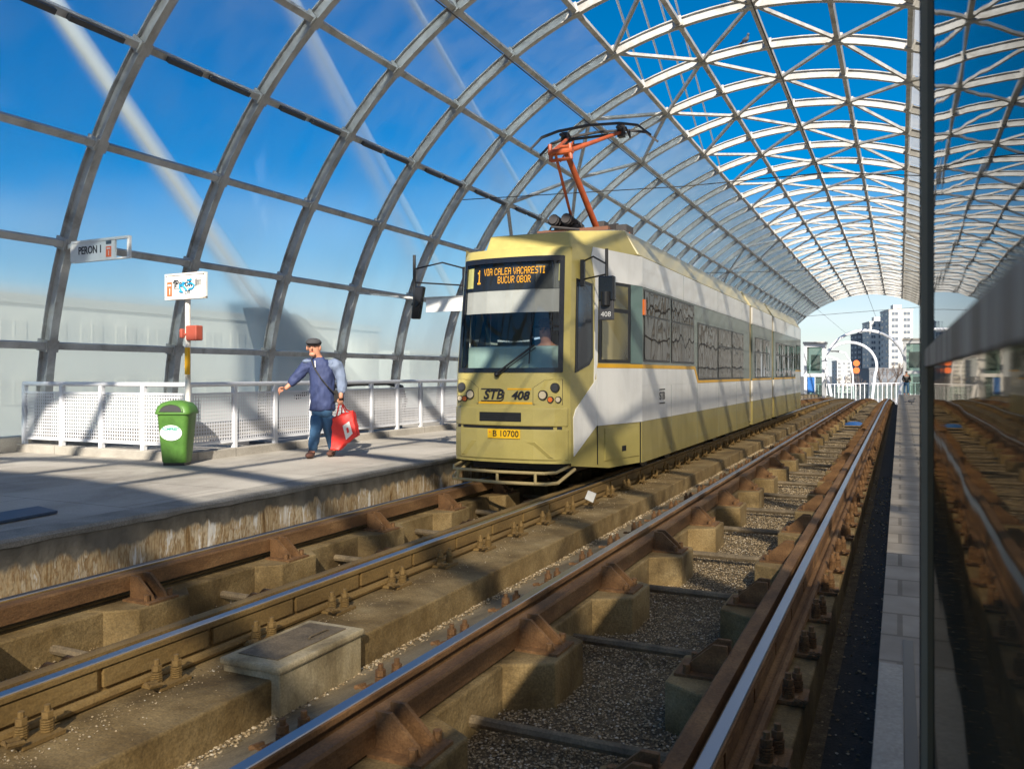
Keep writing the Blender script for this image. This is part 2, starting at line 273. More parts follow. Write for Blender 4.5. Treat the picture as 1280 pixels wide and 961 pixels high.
# ------------------------------------------------------------------ mesh builder
OFF = {}
class MB:
    def __init__(s): s.v = []; s.f = []
    def add(s, vs, fs):
        k = len(s.v); s.v += [Vector(v) for v in vs]; s.f += [tuple(i+k for i in f) for f in fs]; return s
    def box(s, x0, x1, y0, y1, z0, z1):
        return s.add([(x0,y0,z0),(x1,y0,z0),(x1,y1,z0),(x0,y1,z0),(x0,y0,z1),(x1,y0,z1),(x1,y1,z1),(x0,y1,z1)],
                     [(3,2,1,0),(4,5,6,7),(0,1,5,4),(1,2,6,5),(2,3,7,6),(3,0,4,7)])
    def prism(s, poly, off):
        n = len(poly); off = Vector(off); P = [Vector(p) for p in poly]
        return s.add(P+[p+off for p in P], [tuple(range(n-1,-1,-1)), tuple(range(n,2*n))]+[(i,(i+1)%n,n+(i+1)%n,n+i) for i in range(n)])
    def bar(s, p, q, w, h, up=(0,0,1)):
        p, q, up = Vector(p), Vector(q), Vector(up); d = (q-p).normalized()
        if abs(d.dot(up)) > .98: up = Vector((0,1,0))
        x = d.cross(up).normalized(); y = x.cross(d).normalized()
        c = [p+x*(w/2*a)+y*(h/2*b) for a, b in ((-1,-1),(1,-1),(1,1),(-1,1))]
        return s.prism(c, q-p)
    def tube(s, pts, r, n=8, caps=True):
        pts = [Vector(p) for p in pts]; rs = r if isinstance(r, (list, tuple)) else [r]*len(pts)
        d0 = (pts[1]-pts[0]).normalized(); ref = Vector((0,0,1)) if abs(d0.z) < .9 else Vector((1,0,0))
        x = d0.cross(ref).normalized(); vs = []
        for i, p in enumerate(pts):
            d = (pts[min(i+1,len(pts)-1)]-pts[max(i-1,0)]).normalized()
            x = (x-d*x.dot(d)).normalized(); y = d.cross(x)
            vs += [p+(x*math.cos(2*PI*k/n)+y*math.sin(2*PI*k/n))*rs[i] for k in range(n)]
        fs = [(i*n+k, i*n+(k+1)%n, (i+1)*n+(k+1)%n, (i+1)*n+k) for i in range(len(pts)-1) for k in range(n)]
        if caps: fs += [tuple(range(n-1,-1,-1)), tuple(range((len(pts)-1)*n, len(pts)*n))]
        return s.add(vs, fs)
    def cyl(s, p, q, r, r2=None, n=12): return s.tube([p, q], [r, r if r2 is None else r2], n)
    def ball(s, c, rx, ry=None, rz=None, n=12, m=8):
        ry = ry or rx; rz = rz or rx; c = Vector(c); vs = [c+Vector((0,0,-rz))]
        for j in range(1, m):
            th = -PI/2+PI*j/m
            vs += [c+Vector((rx*math.cos(th)*math.cos(2*PI*k/n), ry*math.cos(th)*math.sin(2*PI*k/n), rz*math.sin(th))) for k in range(n)]
        vs.append(c+Vector((0,0,rz))); e = len(vs)-1
        fs = [(0,1+(k+1)%n,1+k) for k in range(n)]
        fs += [(1+j*n+k,1+j*n+(k+1)%n,1+(j+1)*n+(k+1)%n,1+(j+1)*n+k) for j in range(m-2) for k in range(n)]
        fs += [(e-n+k,e-n+(k+1)%n,e) for k in range(n)]
        return s.add(vs, fs)
    def loft(s, rings, close=True, caps=True):
        n = len(rings[0]); vs = [v for r in rings for v in r]
        fs = [(i*n+k, i*n+(k+1)%n, (i+1)*n+(k+1)%n, (i+1)*n+k) for i in range(len(rings)-1) for k in range(n if close else n-1)]
        if caps and close: fs += [tuple(range(n-1,-1,-1)), tuple(range((len(rings)-1)*n, len(rings)*n))]
        return s.add(vs, fs)
    def sweep(s, prof, ts):
        """profile of (a, z) swept along the track with the deck's fall"""
        return s.loft([[(-a, t, z+dz(t)) for a, z in prof] for t in ts])
    def mesh(s, name, off=Vector(), smooth=False, ang=35):
        me = bpy.data.meshes.new(name)
        me.from_pydata([v-off for v in s.v], [], s.f)
        bm = bmesh.new(); bm.from_mesh(me); bmesh.ops.recalc_face_normals(bm, faces=bm.faces[:]); bm.to_mesh(me); bm.free()
        if smooth:
            for p in me.polygons: p.use_smooth = True
            me.set_sharp_from_angle(angle=math.radians(ang))
        return me
    def build(s, name, m, parent=None, smooth=False, local=False, bevel=0, ang=35):
        off = Vector()
        if parent is not None and not local: off = OFF[parent]
        me = s.mesh(name, off, smooth, ang)
        me.materials.append(M[m] if isinstance(m, str) else m)
        o = bpy.data.objects.new(name, me); C.objects.link(o)
        if parent is not None: o.parent = parent; OFF[o] = OFF[parent] if not local else Vector()
        else: OFF[o] = Vector()
        if bevel:
            b = o.modifiers.new('bevel', 'BEVEL'); b.width = bevel; b.segments = 2; b.limit_method = 'ANGLE'; b.angle_limit = math.radians(40)
        return o
def tag(o, label=None, cat=None, group=None, kind=None):
    if label: o['label'] = label
    if cat: o['category'] = cat
    if group: o['group'] = group
    if kind: o['kind'] = kind
    return o
def thing(name, loc, label, cat, group=None, rz=0):
    o = bpy.data.objects.new(name, None); C.objects.link(o); o.location = loc; o.rotation_euler = (0,0,rz)
    o.empty_display_size = .2; OFF[o] = Vector(loc)
    return tag(o, label, cat, group)
def link_copy(o, parent, loc):
    c = o.copy(); C.objects.link(c); c.parent = parent; c.location = loc; return c
def copy_tree(o, parent=None):
    c = o.copy(); C.objects.link(c)
    if parent: c.parent = parent
    for ch in list(o.children): copy_tree(ch, c)
    return c
def text(body, size, m, origin, right, up, parent, name='lettering', shear=0, depth=.002, local=False, bold=0, align='CENTER', sx=1):
    cu = bpy.data.curves.new(name, 'FONT'); cu.body = body; cu.size = size; cu.extrude = depth; cu.shear = shear; cu.offset = bold
    cu.align_x = align; cu.align_y = 'CENTER'; cu.resolution_u = 3
    tmp = bpy.data.objects.new(name, cu); C.objects.link(tmp)
    dg = bpy.context.evaluated_depsgraph_get(); me = bpy.data.meshes.new_from_object(tmp.evaluated_get(dg))
    C.objects.unlink(tmp); bpy.data.objects.remove(tmp)
    r, u = Vector(right).normalized(), Vector(up).normalized(); n = r.cross(u)
    off = Vector(origin)-(OFF[parent] if not local else Vector())
    for v in me.vertices: v.co = off+r*v.co.x*sx+u*v.co.y+n*v.co.z
    me.materials.clear(); me.materials.append(M[m]); me.name = name
    o = bpy.data.objects.new(name, me); C.objects.link(o); o.parent = parent; OFF[o] = OFF[parent]; return o
def skin(name, joints, edges, m, parent, sub=2, root=0):
    me = bpy.data.meshes.new(name)
    me.from_pydata([j[:3] for j in joints], edges, [])
    o = bpy.data.objects.new(name, me); C.objects.link(o)
    o.modifiers.new('skin', 'SKIN').use_smooth_shade = True
    for i, sv in enumerate(me.skin_vertices[0].data):
        r = joints[i][3]; sv.radius = r if isinstance(r, tuple) else (r, r); sv.use_root = (i == root)
    o.modifiers.new('sub', 'SUBSURF').levels = sub
    dg = bpy.context.evaluated_depsgraph_get(); dg.update()
    nm = bpy.data.meshes.new_from_object(o.evaluated_get(dg))
    C.objects.unlink(o); bpy.data.objects.remove(o)
    for p in nm.polygons: p.use_smooth = True
    nm.materials.clear(); nm.materials.append(M[m]); nm.name = name
    r = bpy.data.objects.new(name, nm); C.objects.link(r); r.parent = parent; OFF[r] = Vector(); return r
def folds(o, strength, size, levels=2):
    o.modifiers.new('smooth', 'SUBSURF').levels = levels; o.modifiers['smooth'].render_levels = levels; o.modifiers['smooth'].subdivision_type = 'SIMPLE' if levels == 3 else 'CATMULL_CLARK'
    t = bpy.data.textures.new('folds', 'CLOUDS'); t.noise_scale = size; t.noise_depth = 2
    d_ = o.modifiers.new('folds', 'DISPLACE'); d_.texture = t; d_.strength = strength; d_.mid_level = .5; d_.texture_coords = 'LOCAL'
    return o
def merge_mb_into(o, mb, m=None):
    """append a builder's faces to an object's mesh (same continuous figure)"""
    bm = bmesh.new(); bm.from_mesh(o.data)
    vs = [bm.verts.new(v) for v in mb.v]
    for f in mb.f:
        fc = bm.faces.new([vs[i] for i in f]); fc.smooth = True
    bmesh.ops.recalc_face_normals(bm, faces=bm.faces[:]); bm.to_mesh(o.data); bm.free()

# ------------------------------------------------------------------ layout constants (a = metres to the left of the camera)
RA = (.64, 2.14); LA = (3.58, 5.08)
HEAD = -.28
TS = [-5, 0, 5, 10, 20, 30, 40]+[40+4*i for i in range(1, 24)]
EDGE_L, EDGE_R = 5.50, .075
# ------------------------------------------------------------------ ground, platforms, track bed
MB().add([(-3000,-3000,-8.5),(3000,-3000,-8.5),(3000,3000,-8.5),(-3000,3000,-8.5)], [(0,1,2,3)]).build('ground', 'ground')
tag(bpy.data.objects['ground'], kind='structure')
tag(MB().sweep([(6.2,-1.3),(-.6,-1.3),(-.6,-.69),(6.2,-.69)], TS).build('track_bed', 'gravel_dirt'), kind='structure')
tag(MB().sweep([(.33,-.685),(.08,-.685),(.08,-.675),(.33,-.675)], TS).build('drainage_gutter', 'gutter'), kind='structure')
tag(MB().sweep([(12.4,-.35),(EDGE_L+.06,-.35),(EDGE_L+.06,-.002),(12.4,-.002)], TS).build('platform_left', 'platform'), kind='structure')
tag(MB().sweep([(EDGE_L+.3,-.9),(EDGE_L+.012,-.9),(EDGE_L+.012,-.05),(EDGE_L+.3,-.05)], TS).build('platform_face', 'platform_wall'), kind='structure')
rng = random.Random(3)
ts2 = [x*.25-3 for x in range(0, 130)]+[30+2*i for i in range(1, 40)]
rings = []
for t in ts2:
    j = rng.uniform(-.006, .006); k = rng.uniform(-.012, .012)
    rings.append([(-(EDGE_L+.34), t, -.07+dz(t)), (-(EDGE_L+j), t, -.055+k*.6+dz(t)), (-(EDGE_L+j*.6), t, -.02+dz(t)), (-(EDGE_L+.02+j), t, .001+dz(t)), (-(EDGE_L+.34), t, .001+dz(t))])
tag(MB().loft(rings).build('platform_edge_left', 'coping'), kind='structure')
tag(MB().sweep([(EDGE_R,-.9),(-6.5,-.9),(-6.5,0),(EDGE_R,0)], TS).build('platform_right', 'slabs'), kind='structure')

tag(MB().box(-.073, .010, -4, 3.55, .0, .006).build('pavement', 'platform'), kind='structure')
tag(MB().box(.012, .050, -4, 3.9, .001, .003).build('slot_shade', 'black'), kind='structure')  # flat black sheet paints the shade in the slot beside the shelter
# ------------------------------------------------------------------ tracks
def fastening_mb(a, t, z, sgn, full=True):
    """plate, two sprung bolts and a loop clip; sgn = +1 the bolts stand on the greater a side"""
    b = MB(); x = -a
    b.box(x-.07, x+.07, t-.10, t+.10, z, z+.018)
    for k in (-.05, .05):
        b.cyl((x+k*.3, t+k, z+.018), (x+k*.3, t+k, z+.135), .014, n=8)
        if full:
            for q in range(5): b.cyl((x+k*.3, t+k, z+.022+q*.011), (x+k*.3, t+k, z+.029+q*.011), .029, n=10)
        b.cyl((x+k*.3, t+k, z+.078), (x+k*.3, t+k, z+.108), .026, n=6)
    b.tube([(x+sgn*.03, t-.09, z+.04), (x+sgn*.03, t-.16, z+.05), (x+sgn*.075, t-.17, z+.05), (x+sgn*.075, t-.10, z+.04)], .012, 6)
    return b
def bracket_mb(a, t, z, sgn):
    """two triangular gussets holding the guard rail; slope towards sgn in a"""
    b = MB()
    b.box(min(-a, -a-sgn*.26), max(-a, -a-sgn*.26), t-.13, t+.13, z, z+.014)
    for k in (-.055, .055):
        y = t+k
        b.prism([(-a, y-.011, z+.014), (-a-sgn*.22, y-.011, z+.014), (-a-sgn*.20, y-.011, z+.05), (-a-sgn*.07, y-.011, z+.165), (-a, y-.011, z+.165)], (0, .022, 0))
    for k in (-.1, .1):
        b.cyl((-a-sgn*.2, t+k, z+.014), (-a-sgn*.2, t+k, z+.06), .02, n=6)
    return b
def track(name, aR, aL, bphase, fphase, label, wide_left, wide_right, zp, plinth_mat, metal_mat, gdrop, inn_w, corb):
    root = thing(name, (-(aR+aL)/2, 0, HEAD), label, 'tram track')
    bt = [bphase+1.44*i for i in range(-2, 60) if bphase+1.44*i < 78]
    for a, inn, wide in ((aL, -1, wide_left), (aR, 1, wide_right)):
        # inn: direction of the inside of the track in a
        prof = [(a+inn*inn_w, -.72), (a+inn*inn_w, zp), (a-inn*wide, zp), (a-inn*wide, -.72)]
        p = MB().sweep(prof, TS)
        for t in bt:
            poly = [(a+inn*.15, t-.42), (a+inn*inn_w, t-.36), (a+inn*corb, t-.22), (a+inn*corb, t+.22), (a+inn*inn_w, t+.36), (a+inn*.15, t+.42)]
            p.prism([(-x, y, -.72+dz(t)) for x, y in poly], (0, 0, .72+zp+.004))
        p.build('concrete_plinth', plinth_mat, root, bevel=.012)
        rail = [(a-.07, zp+.005), (a+.07, zp+.005), (a+.07, zp+.017), (a+.012, zp+.03), (a+.012, HEAD-.04), (a+.036, HEAD-.03), (a+.036, HEAD-.006), (a+.028, HEAD), (a-.028, HEAD), (a-.036, HEAD-.006), (a-.036, HEAD-.03), (a-.012, HEAD-.04), (a-.012, zp+.03), (a-.07, zp+.017)]
        ro = MB().sweep(rail, TS).build('running_rail', metal_mat, root)
        MB().sweep([(a-.031, HEAD-.004), (a+.031, HEAD-.004), (a+.026, HEAD+.004), (a-.026, HEAD+.004)], TS).build('rail_head', 'rail_shine', ro)
        g0, g1 = a+inn*.080, a+inn*.165
        gz = HEAD-gdrop
        gp = [(g0, gz-.115), (g0, gz), (g1-inn*.012, gz), (g1, gz-.012), (g1, gz-.115), (g1-inn*.02, gz-.115), (g1-inn*.02, gz-.03), (g0+inn*.018, gz-.03), (g0+inn*.018, gz-.115)]
        MB().sweep(gp, TS).build('guard_rail', 'rust' if metal_mat == 'rust' else 'rust_gold' if inn == 1 else 'rust', root)
        # foot strip and web plates on the outside
        MB().sweep([(a-inn*(.09+.026*math.cos(k*PI/4)), zp+.03+.026*math.sin(k*PI/4)) for k in range(8)], TS).build('foot_strip', metal_mat, root, smooth=True)
        wp = MB()
        for i in range(0, 44):
            t = fphase+.72*i-1
            wp.box(*sorted((-(a-inn*.012), -(a-inn*.034))), t+.02, t+.70, zp+.05, HEAD-.042)
        wp.build('web_plate', metal_mat, root)
        seen = 0
        proto = bracket_mb(g1, 0, 0, inn).mesh('guard_bracket', Vector((-(aR+aL)/2, 0, HEAD))); proto.materials.append(M['rust'])
        rest = MB()
        for t in bt:
            if seen < 44:
                o = bpy.data.objects.new('guard_bracket', proto); C.objects.link(o); o.parent = root
                o.location = (0, t, zp+.004+dz(t)); seen += 1
                OFF[o] = OFF[root]
            else:
                b = bracket_mb(g1, t, zp+.004+dz(t), inn); rest.add(b.v, b.f)
        if rest.v: tag(rest.build('guard_bracket', 'rust', root), kind='stuff')
        fm = fastening_mb(a-inn*.17, 0, 0, inn).mesh('rail_fastening', Vector((-(aR+aL)/2, 0, HEAD))); fm.materials.append(M[metal_mat])
        fm2 = MB(); 
        for i in range(-3, 62):
            t = fphase+.72*i
            if i < 42:
                o = bpy.data.objects.new('rail_fastening', fm); C.objects.link(o); o.parent = root; o.location = (0, t, zp+.004)
                OFF[o] = OFF[root]
            else:
                b = fastening_mb(a-inn*.17, t, zp+.004+dz(t), inn, False); fm2.add(b.v, b.f)
        tag(fm2.build('rail_fastening', metal_mat, root), kind='stuff')
    for t in bt:
        t2 = t-.72
        if t2 < -1 or t2 > 70: continue
        MB().tube([(-(aL-.15), t2, -.60+dz(t2)), (-(aR+.15), t2, -.60+dz(t2))], .03, 8).build('tie_bar', 'hatch', root, smooth=True)
    return root
track('tram_track', RA[0], RA[1], 4.40, 3.50, 'right hand empty tram track with shiny rails beside the black drainage gutter', .26, .23, -.44, 'plinth', 'rust', .03, .20, .45)
bpy.data.objects['tram_track'].name = 'tram_track'
track('tram_track', LA[0], LA[1], 5.68, 3.12, 'golden rusty tram track under the tram, beside the stained platform wall', .20, .62, -.46, 'plinth', 'rust_gold', .0, .26, .43)
# concrete walkway between the tracks
tag(MB().sweep([(2.97,-.72),(2.36,-.72),(2.36,-.48),(2.50,-.52),(2.86,-.645),(2.97,-.655)], TS).build('path', 'plinth_grey'), kind='structure')
# a pale concrete box with a steel hatch
bx = thing('cable_box', (-3.1, 3.75, -.66), 'concrete cable box with a rusty steel hatch built onto the plinth between the tracks', 'cable box')
MB().box(-3.29, -2.905, 3.39, 4.11, -.67, -.425).build('box_body', 'box_concrete', bx, bevel=.008)
MB().box(-3.305, -2.89, 3.375, 4.125, -.424, -.385).build('box_slab', 'box_concrete', bx, bevel=.012)
h = MB().box(-3.25, -2.98, 3.46, 4.06, -.384, -.379).build('hatch', 'hatch', bx)
MB().tube([(-3.05, 3.80, -.377), (-3.05, 3.82, -.369), (-3.05, 3.96, -.369), (-3.05, 3.98, -.377)], .006, 6).build('handle', 'hatch', h)
# gravel stones
def stones(n, area, seed, s0, s1, name='gravel'):
    r = random.Random(seed); mb = MB()
    ico = [(.15,.1,1),(1,.1,.2),(.25,.95,.1),(-.85,.55,-.1),(-.75,-.6,.25),(.3,-.95,-.05),(0,0,-.8)]
    fc = [(0,1,2),(0,2,3),(0,3,4),(0,4,5),(0,5,1),(6,2,1),(6,3,2),(6,4,3),(6,5,4),(6,1,5)]
    V, Fc = [], []
    for i in range(n):
        a, t, z = area(r); s = r.uniform(s0, s1)*(1+max(0, t-6)*.05); k = len(V)
        sx, sy, sz = s*r.uniform(.7,1.3), s*r.uniform(.7,1.3), s*r.uniform(.5,.9); th = r.uniform(0, 6.28); c, q = math.cos(th), math.sin(th)
        for x, y, w in ico:
            x, y, w = x*sx*r.uniform(.8,1.15), y*sy, w*sz
            V.append((-a+x*c-y*q, t+x*q+y*c, z+w+dz(t)))
        Fc += [(p+k, q2+k, w2+k) for p, q2, w2 in fc]
    me = bpy.data.meshes.new(name); me.from_pydata(V, [], Fc); me.materials.append(M['pebbles'])
    o = bpy.data.objects.new(name, me); C.objects.link(o); return tag(o, kind='stuff')
def bed_right(r):
    t = 2.2+26*r.random()**2.2
    return r.uniform(.85, 1.95), t, -.69+r.uniform(0, .016)
stones(75000, bed_right, 5, .0035, .0085)
def seam(r):
    t = 1.8+20*r.random()**1.8
    return 2.95-abs(r.gauss(0, .035)), t, -.645
stones(4500, seam, 6, .004, .011)
def between_left(r):
    t = 2.5+18*r.random()**1.6
    return r.uniform(3.8, 4.85), t, -.69+r.uniform(0, .02)
stones(9000, between_left, 8, .004, .010)
def plinth_grit(r):
    t = 2.2+12*r.random()**1.6
    return 3.40-abs(r.gauss(0, .13)), t, -.458
stones(1400, plinth_grit, 9, .0025, .006)
def gut(r):
    t = 2+14*r.random()**1.4
    return r.uniform(.1, .4), t, -.67
o = stones(700, gut, 10, .004, .012)
# white marker and blue rubbish on the tracks
mk = MB().prism([at(731,623,9.6), at(741,628,9.6), at(745,617,9.6), at(735,613,9.6)], (.0,.02,.0)).build('marker_plate', 'sign_white')
tag(mk, 'small white marker plate standing beside the rail right of the tram', 'marker')
p = on_a(1085, 522, 1.4); p = Vector((-1.40, 30.5, -.66))
bb = MB().ball((p.x, p.y, -.60), .33, .8, .10, 10, 6).build('rubbish_bag', 'blue', smooth=True)
tag(bb, 'flat blue plastic sheet lying between the rails of the right track', 'rubbish')

# ------------------------------------------------------------------ canopy
A0, R0, S, T0 = 2.85, 8.95, 2.416, 6.02
JS = list(range(-8, 35))
canopy = thing('station_canopy', (-A0, 0, 0), 'arched steel and glass canopy spanning both tracks and platforms', 'canopy')
def node(k, j, dr=0):
    th = math.radians(10*k); r = R0+dr
    return Vector((-A0-r*math.sin(th), T0+S*j, r*math.cos(th)))
I = [(-.105,-.065),(-.105,.065),(-.085,.065),(-.085,.012),(.085,.012),(.085,.065),(.105,.065),(.105,-.065),(.085,-.065),(.085,-.012),(-.085,-.012),(-.085,-.065)]
ribmb = MB(); rings = []
for i in range(73):
    th = math.radians(-90+180*i/72)
    rings.append([((R0+dr)*-math.sin(th), y, (R0+dr)*math.cos(th)) for dr, y in I])
ribmb.loft(rings)
for k in range(-9, 10):       # gusset cleats where the purlins meet the rib
    th = math.radians(10*k); ex = Vector((-math.sin(th),0,math.cos(th))); tx = Vector((math.cos(th),0,math.sin(th)))
    for sy in (-1, 1):
        c = ex*R0+Vector((0,sy*.085,0))
        ribmb.prism([c+tx*a-ex*.10+Vector((0,-.015,0)) for a in (-.09,.09)]+[c+tx*a+ex*.12+Vector((0,-.015,0)) for a in (.09,-.09)], (0,.03,0))
ribme = ribmb.mesh('rib', smooth=True, ang=30); ribme.materials.append(M['steel_paint'])
for j in JS:
    o = bpy.data.objects.new('rib', ribme); C.objects.link(o); o.parent = canopy; o.location = (0, T0+S*j, 0)
yA, yB = T0+S*JS[0]-.3, T0+S*JS[-1]+.3
for k in range(-9, 10):
    th = math.radians(10*k); ex = Vector((-math.sin(th),0,math.cos(th)))
    b = MB()
    for i, j in enumerate(JS[:-1]):
        b.bar(node(k, j)+Vector((0,.10,0)), node(k, j+1)-Vector((0,.10,0)), .10, .13, ex)
    b.build('purlin', 'steel_paint', canopy)
# cable tray below the purlin on the left
th = math.radians(50); ex = Vector((-math.sin(th),0,math.cos(th)))
for j in range(-2, 22):
    for q0, q1 in ((.16,.42),(.50,.84)):
        p = node(5, j, -.12)
        MB().bar(p+Vector((0,S*q0,0)), p+Vector((0,S*q1,0)), .075, .08, ex).build('cable_tray', 'steel_dark', canopy)
# diagonal braces
br = []
for j in JS[:-1]:
    if j < 0: continue
    for k in (-2,-1,0,1):
        if (k+j) % 2: br.append((k,j,k+1,j+1))
        else: br.append((k+1,j,k,j+1))
for jc in (6,7,16,17,27,28):
    for k in list(range(2,7))+list(range(-7,-2)):
        if (k+jc) % 2: br.append((k,jc,k+1,jc+1))
        else: br.append((k+1,jc,k,jc+1))
br.sort(key=lambda q: q[1])
rest = MB()
for i, (k0,j0,k1,j1) in enumerate(br):
    p, q = node(k0,j0), node(k1,j1); d = (q-p).normalized(); ex = Vector((p.x+A0,0,p.z)).normalized()
    b = MB() if i < 95 else rest
    b.bar(p+d*.12, q-d*.12, .07, .075, ex)
    if i < 95: b.build('diagonal_brace', 'steel_paint', canopy)
tag(rest.build('diagonal_brace', 'steel_paint', canopy), kind='stuff')
# glazing: panes outside the ribs, from the ground up to the open ridge
def pane_mb(k, j):
    b = MB(); vs = []; n = 3
    s = 1 if k > 0 else -1
    for i in range(n+1):
        th = math.radians(10*(k+i/n)); r = R0+.135
        for y in (T0+S*j+.02, T0+S*(j+1)-.02): vs.append((-A0-r*math.sin(th), y, r*math.cos(th)))
    return b.add(vs, [(2*i, 2*i+1, 2*i+3, 2*i+2) for i in range(n)])
cand = []
for j in JS[:-1]:
    for k in range(2, 9): cand.append((abs(j-3)+(0 if j >= 0 else 50), k, j))
    for k in range(-9, -2): cand.append((200+j, k, j))
cand.sort(); rest = MB(); rest2 = MB()
for i, (_, k, j) in enumerate(cand):
    b = pane_mb(k, j)
    if i < 95: b.build('glass_pane', 'glazing', canopy, smooth=True)
    elif k > 0: rest.add(b.v, b.f)
    else: rest2.add(b.v, b.f)
tag(rest.build('glass_pane', 'glazing', canopy, smooth=True), kind='stuff')
tag(rest2.build('glass_pane', 'glazing_dusty', canopy, smooth=True), kind='stuff')
# unseen sheets added over the ridge behind the camera to shade the left platform
for k in (-2,-1,0,1):
    b = MB()
    ths = [math.radians(10*(k+i/3)) for i in range(4)]
    b.prism([(-A0-(R0+.14)*math.sin(t_), yA, (R0+.14)*math.cos(t_)) for t_ in ths]+[(-A0-(R0+.18)*math.sin(t_), yA, (R0+.18)*math.cos(t_)) for t_ in reversed(ths)], (0, -7.6-yA+.0, 0))
    b.build('added_shade_sheet', 'steel_paint', canopy)
MB().box(-A0-R0-.25, -A0-R0+.14, yA, yB, -.4, .20).build('base_kerb', 'platform', canopy)
MB().box(-A0+R0-.14, -A0+R0+.25, yA, yB, -.4, .20).build('base_kerb', 'platform', canopy)

# ------------------------------------------------------------------ overhead wires
def wire(pts, r, name, label):
    return tag(MB().tube(pts, r, 6).build(name, 'copper'), label, 'wire')
WZ = 4.97
wire([(-4.33,-8,WZ),(-4.33,30,WZ),(-4.2,80,WZ-.4),(-3.6,125,WZ-2)], .008, 'contact_wire', 'overhead contact wire running above the track with the tram')
wire([(-1.39,-8,WZ),(-1.39,30,WZ),(-1.39,80,WZ-.4),(-1.2,125,WZ-2)], .009, 'contact_wire', 'overhead contact wire running above the empty right hand track')
j7 = T0+S*5+.1
k1, k2 = node(5.2, 5, -.15), node(-6, 5, -.15)
wire([k1, (-4.33, j7, WZ+.28), (-1.39, j7, WZ+.28), k2], .011, 'span_wire', 'thin span wire stretched across the canopy just behind the pantograph')
j8 = T0+S*12
wire([node(5.2,12,-.15), (-4.33, j8, WZ+.28), (-1.39, j8, WZ+.28), node(-6,12,-.15)], .014, 'span_wire', 'thin span wire across the canopy halfway down the hall')
wire([at(1000,396,100), at(1048,392,100), at(1150,384,100)], .03, 'span_wire', 'span wire against the sky beyond the far mouth of the canopy')

# ------------------------------------------------------------------ outside: stays, buildings
def stay(p, q, a, r, label, mm='tube_white'):
    P, Q = on_a(*p, a), on_a(*q, a)
    d = (P-Q); P2 = P+d*.5; Q = Q-d*((Q.z+8.5)/d.z)
    return tag(MB().tube([P2, Q], r, 16).build('bridge_strut', mm, smooth=True), label, 'bridge strut', 'leaning white struts outside the glass')
stay((85,25),(345,398),18,.21,'thickest leaning white tube outside the glass, running down behind the person\'s head')
stay((395,50),(530,300),22,.19,'leaning white tube outside the glass, between the nearest tube and the tram')
stay((520,10),(625,190),26,.19,'farthest leaning white tube outside the glass, just left of the pantograph')
an = thing('shaded_strut_end', on_a(400,475,17.9), 'dark painted stand-in for the shaded lower end of the leaning tube behind the person', 'shaded strut end')  # dark block added as the tube's lower end in shade
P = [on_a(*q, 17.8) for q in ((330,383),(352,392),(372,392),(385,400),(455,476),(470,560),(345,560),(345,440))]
MB().prism(P, (-.9,0,0)).build('strut_shade_block', 'strut_shade_and_tag', an, bevel=.05)
MB().box(P[4].x-.9, P[4].x, P[6].y, P[4].y, -8.6, P[5].z-.01).build('strut_shade_pier', 'strut_shade_and_tag', an)
MB().tube([on_a(338,388,18), on_a(440,505,18)], .40, 14).build('strut_shade_tube', 'strut_shade_and_tag', an, smooth=True)
for i, (p, q, lab) in enumerate((((771,0),(804,101),'leftmost'),((801,0),(841,131),'second from the left'),((824,0),(878,185),'third from the left'),((844,0),(900,209),'rightmost'))):
    P, Q = on_a(*p, 7.5+0*i), on_a(*q, 9.5)
    P.z += 0; d = Q-P
    P, Q = on_a(*p, 14), on_a(*q, 18)
    d = Q-P
    tag(MB().tube([P-d*.8, Q+d*.05], .075, 8).build('stay_cable', 'hoop', smooth=True), lab+' of the four thin white stay cables above the open roof', 'stay cable', 'white stay cables above the roof opening')

def block(name, c, w, d, h, rz, floors, cols, wall, win, label, cat='apartment building', base=-8.5, ww=.55, wh=.5, roofbits=True, side=True):
    root = thing(name, (c.x, c.y, base), label, cat, None, rz)
    def lb(mb, nm, m, par=root): return mb.build(nm, m, par, local=True)
    lb(MB().box(-w/2, w/2, 0, d, 0, h), 'wall', wall)
    lb(MB().box(-w/2-.15, w/2+.15, -.15, d+.15, h+.003, h+.55), 'parapet', wall)
    if roofbits: lb(MB().box(-w*.2, w*.15, d*.3, d*.6, h+.55, h+2.6), 'roof_hut', wall)
    fh = h/floors
    for i in range(floors):
        for k in range(cols):
            x = -w/2+w*(k+.5)/cols; z = fh*(i+.5)
            a, b = w/cols*ww/2, fh*wh/2
            f = lb(MB().box(x-a, x+a, -.06, .05, z-b, z+b), 'window', win)
            lb(MB().box(x-.06, x+.06, -.09, -.061, z-b, z+b), 'frame', wall, f)
    if side:
        for i in range(floors):
            z = fh*(i+.5)
            for k in range(2):
                y = d*(k+.5)/2
                lb(MB().box(-w/2-.06, -w/2+.05, y-d*.1, y+d*.1, z-fh*.2, z+fh*.2), 'window', win)
    return root
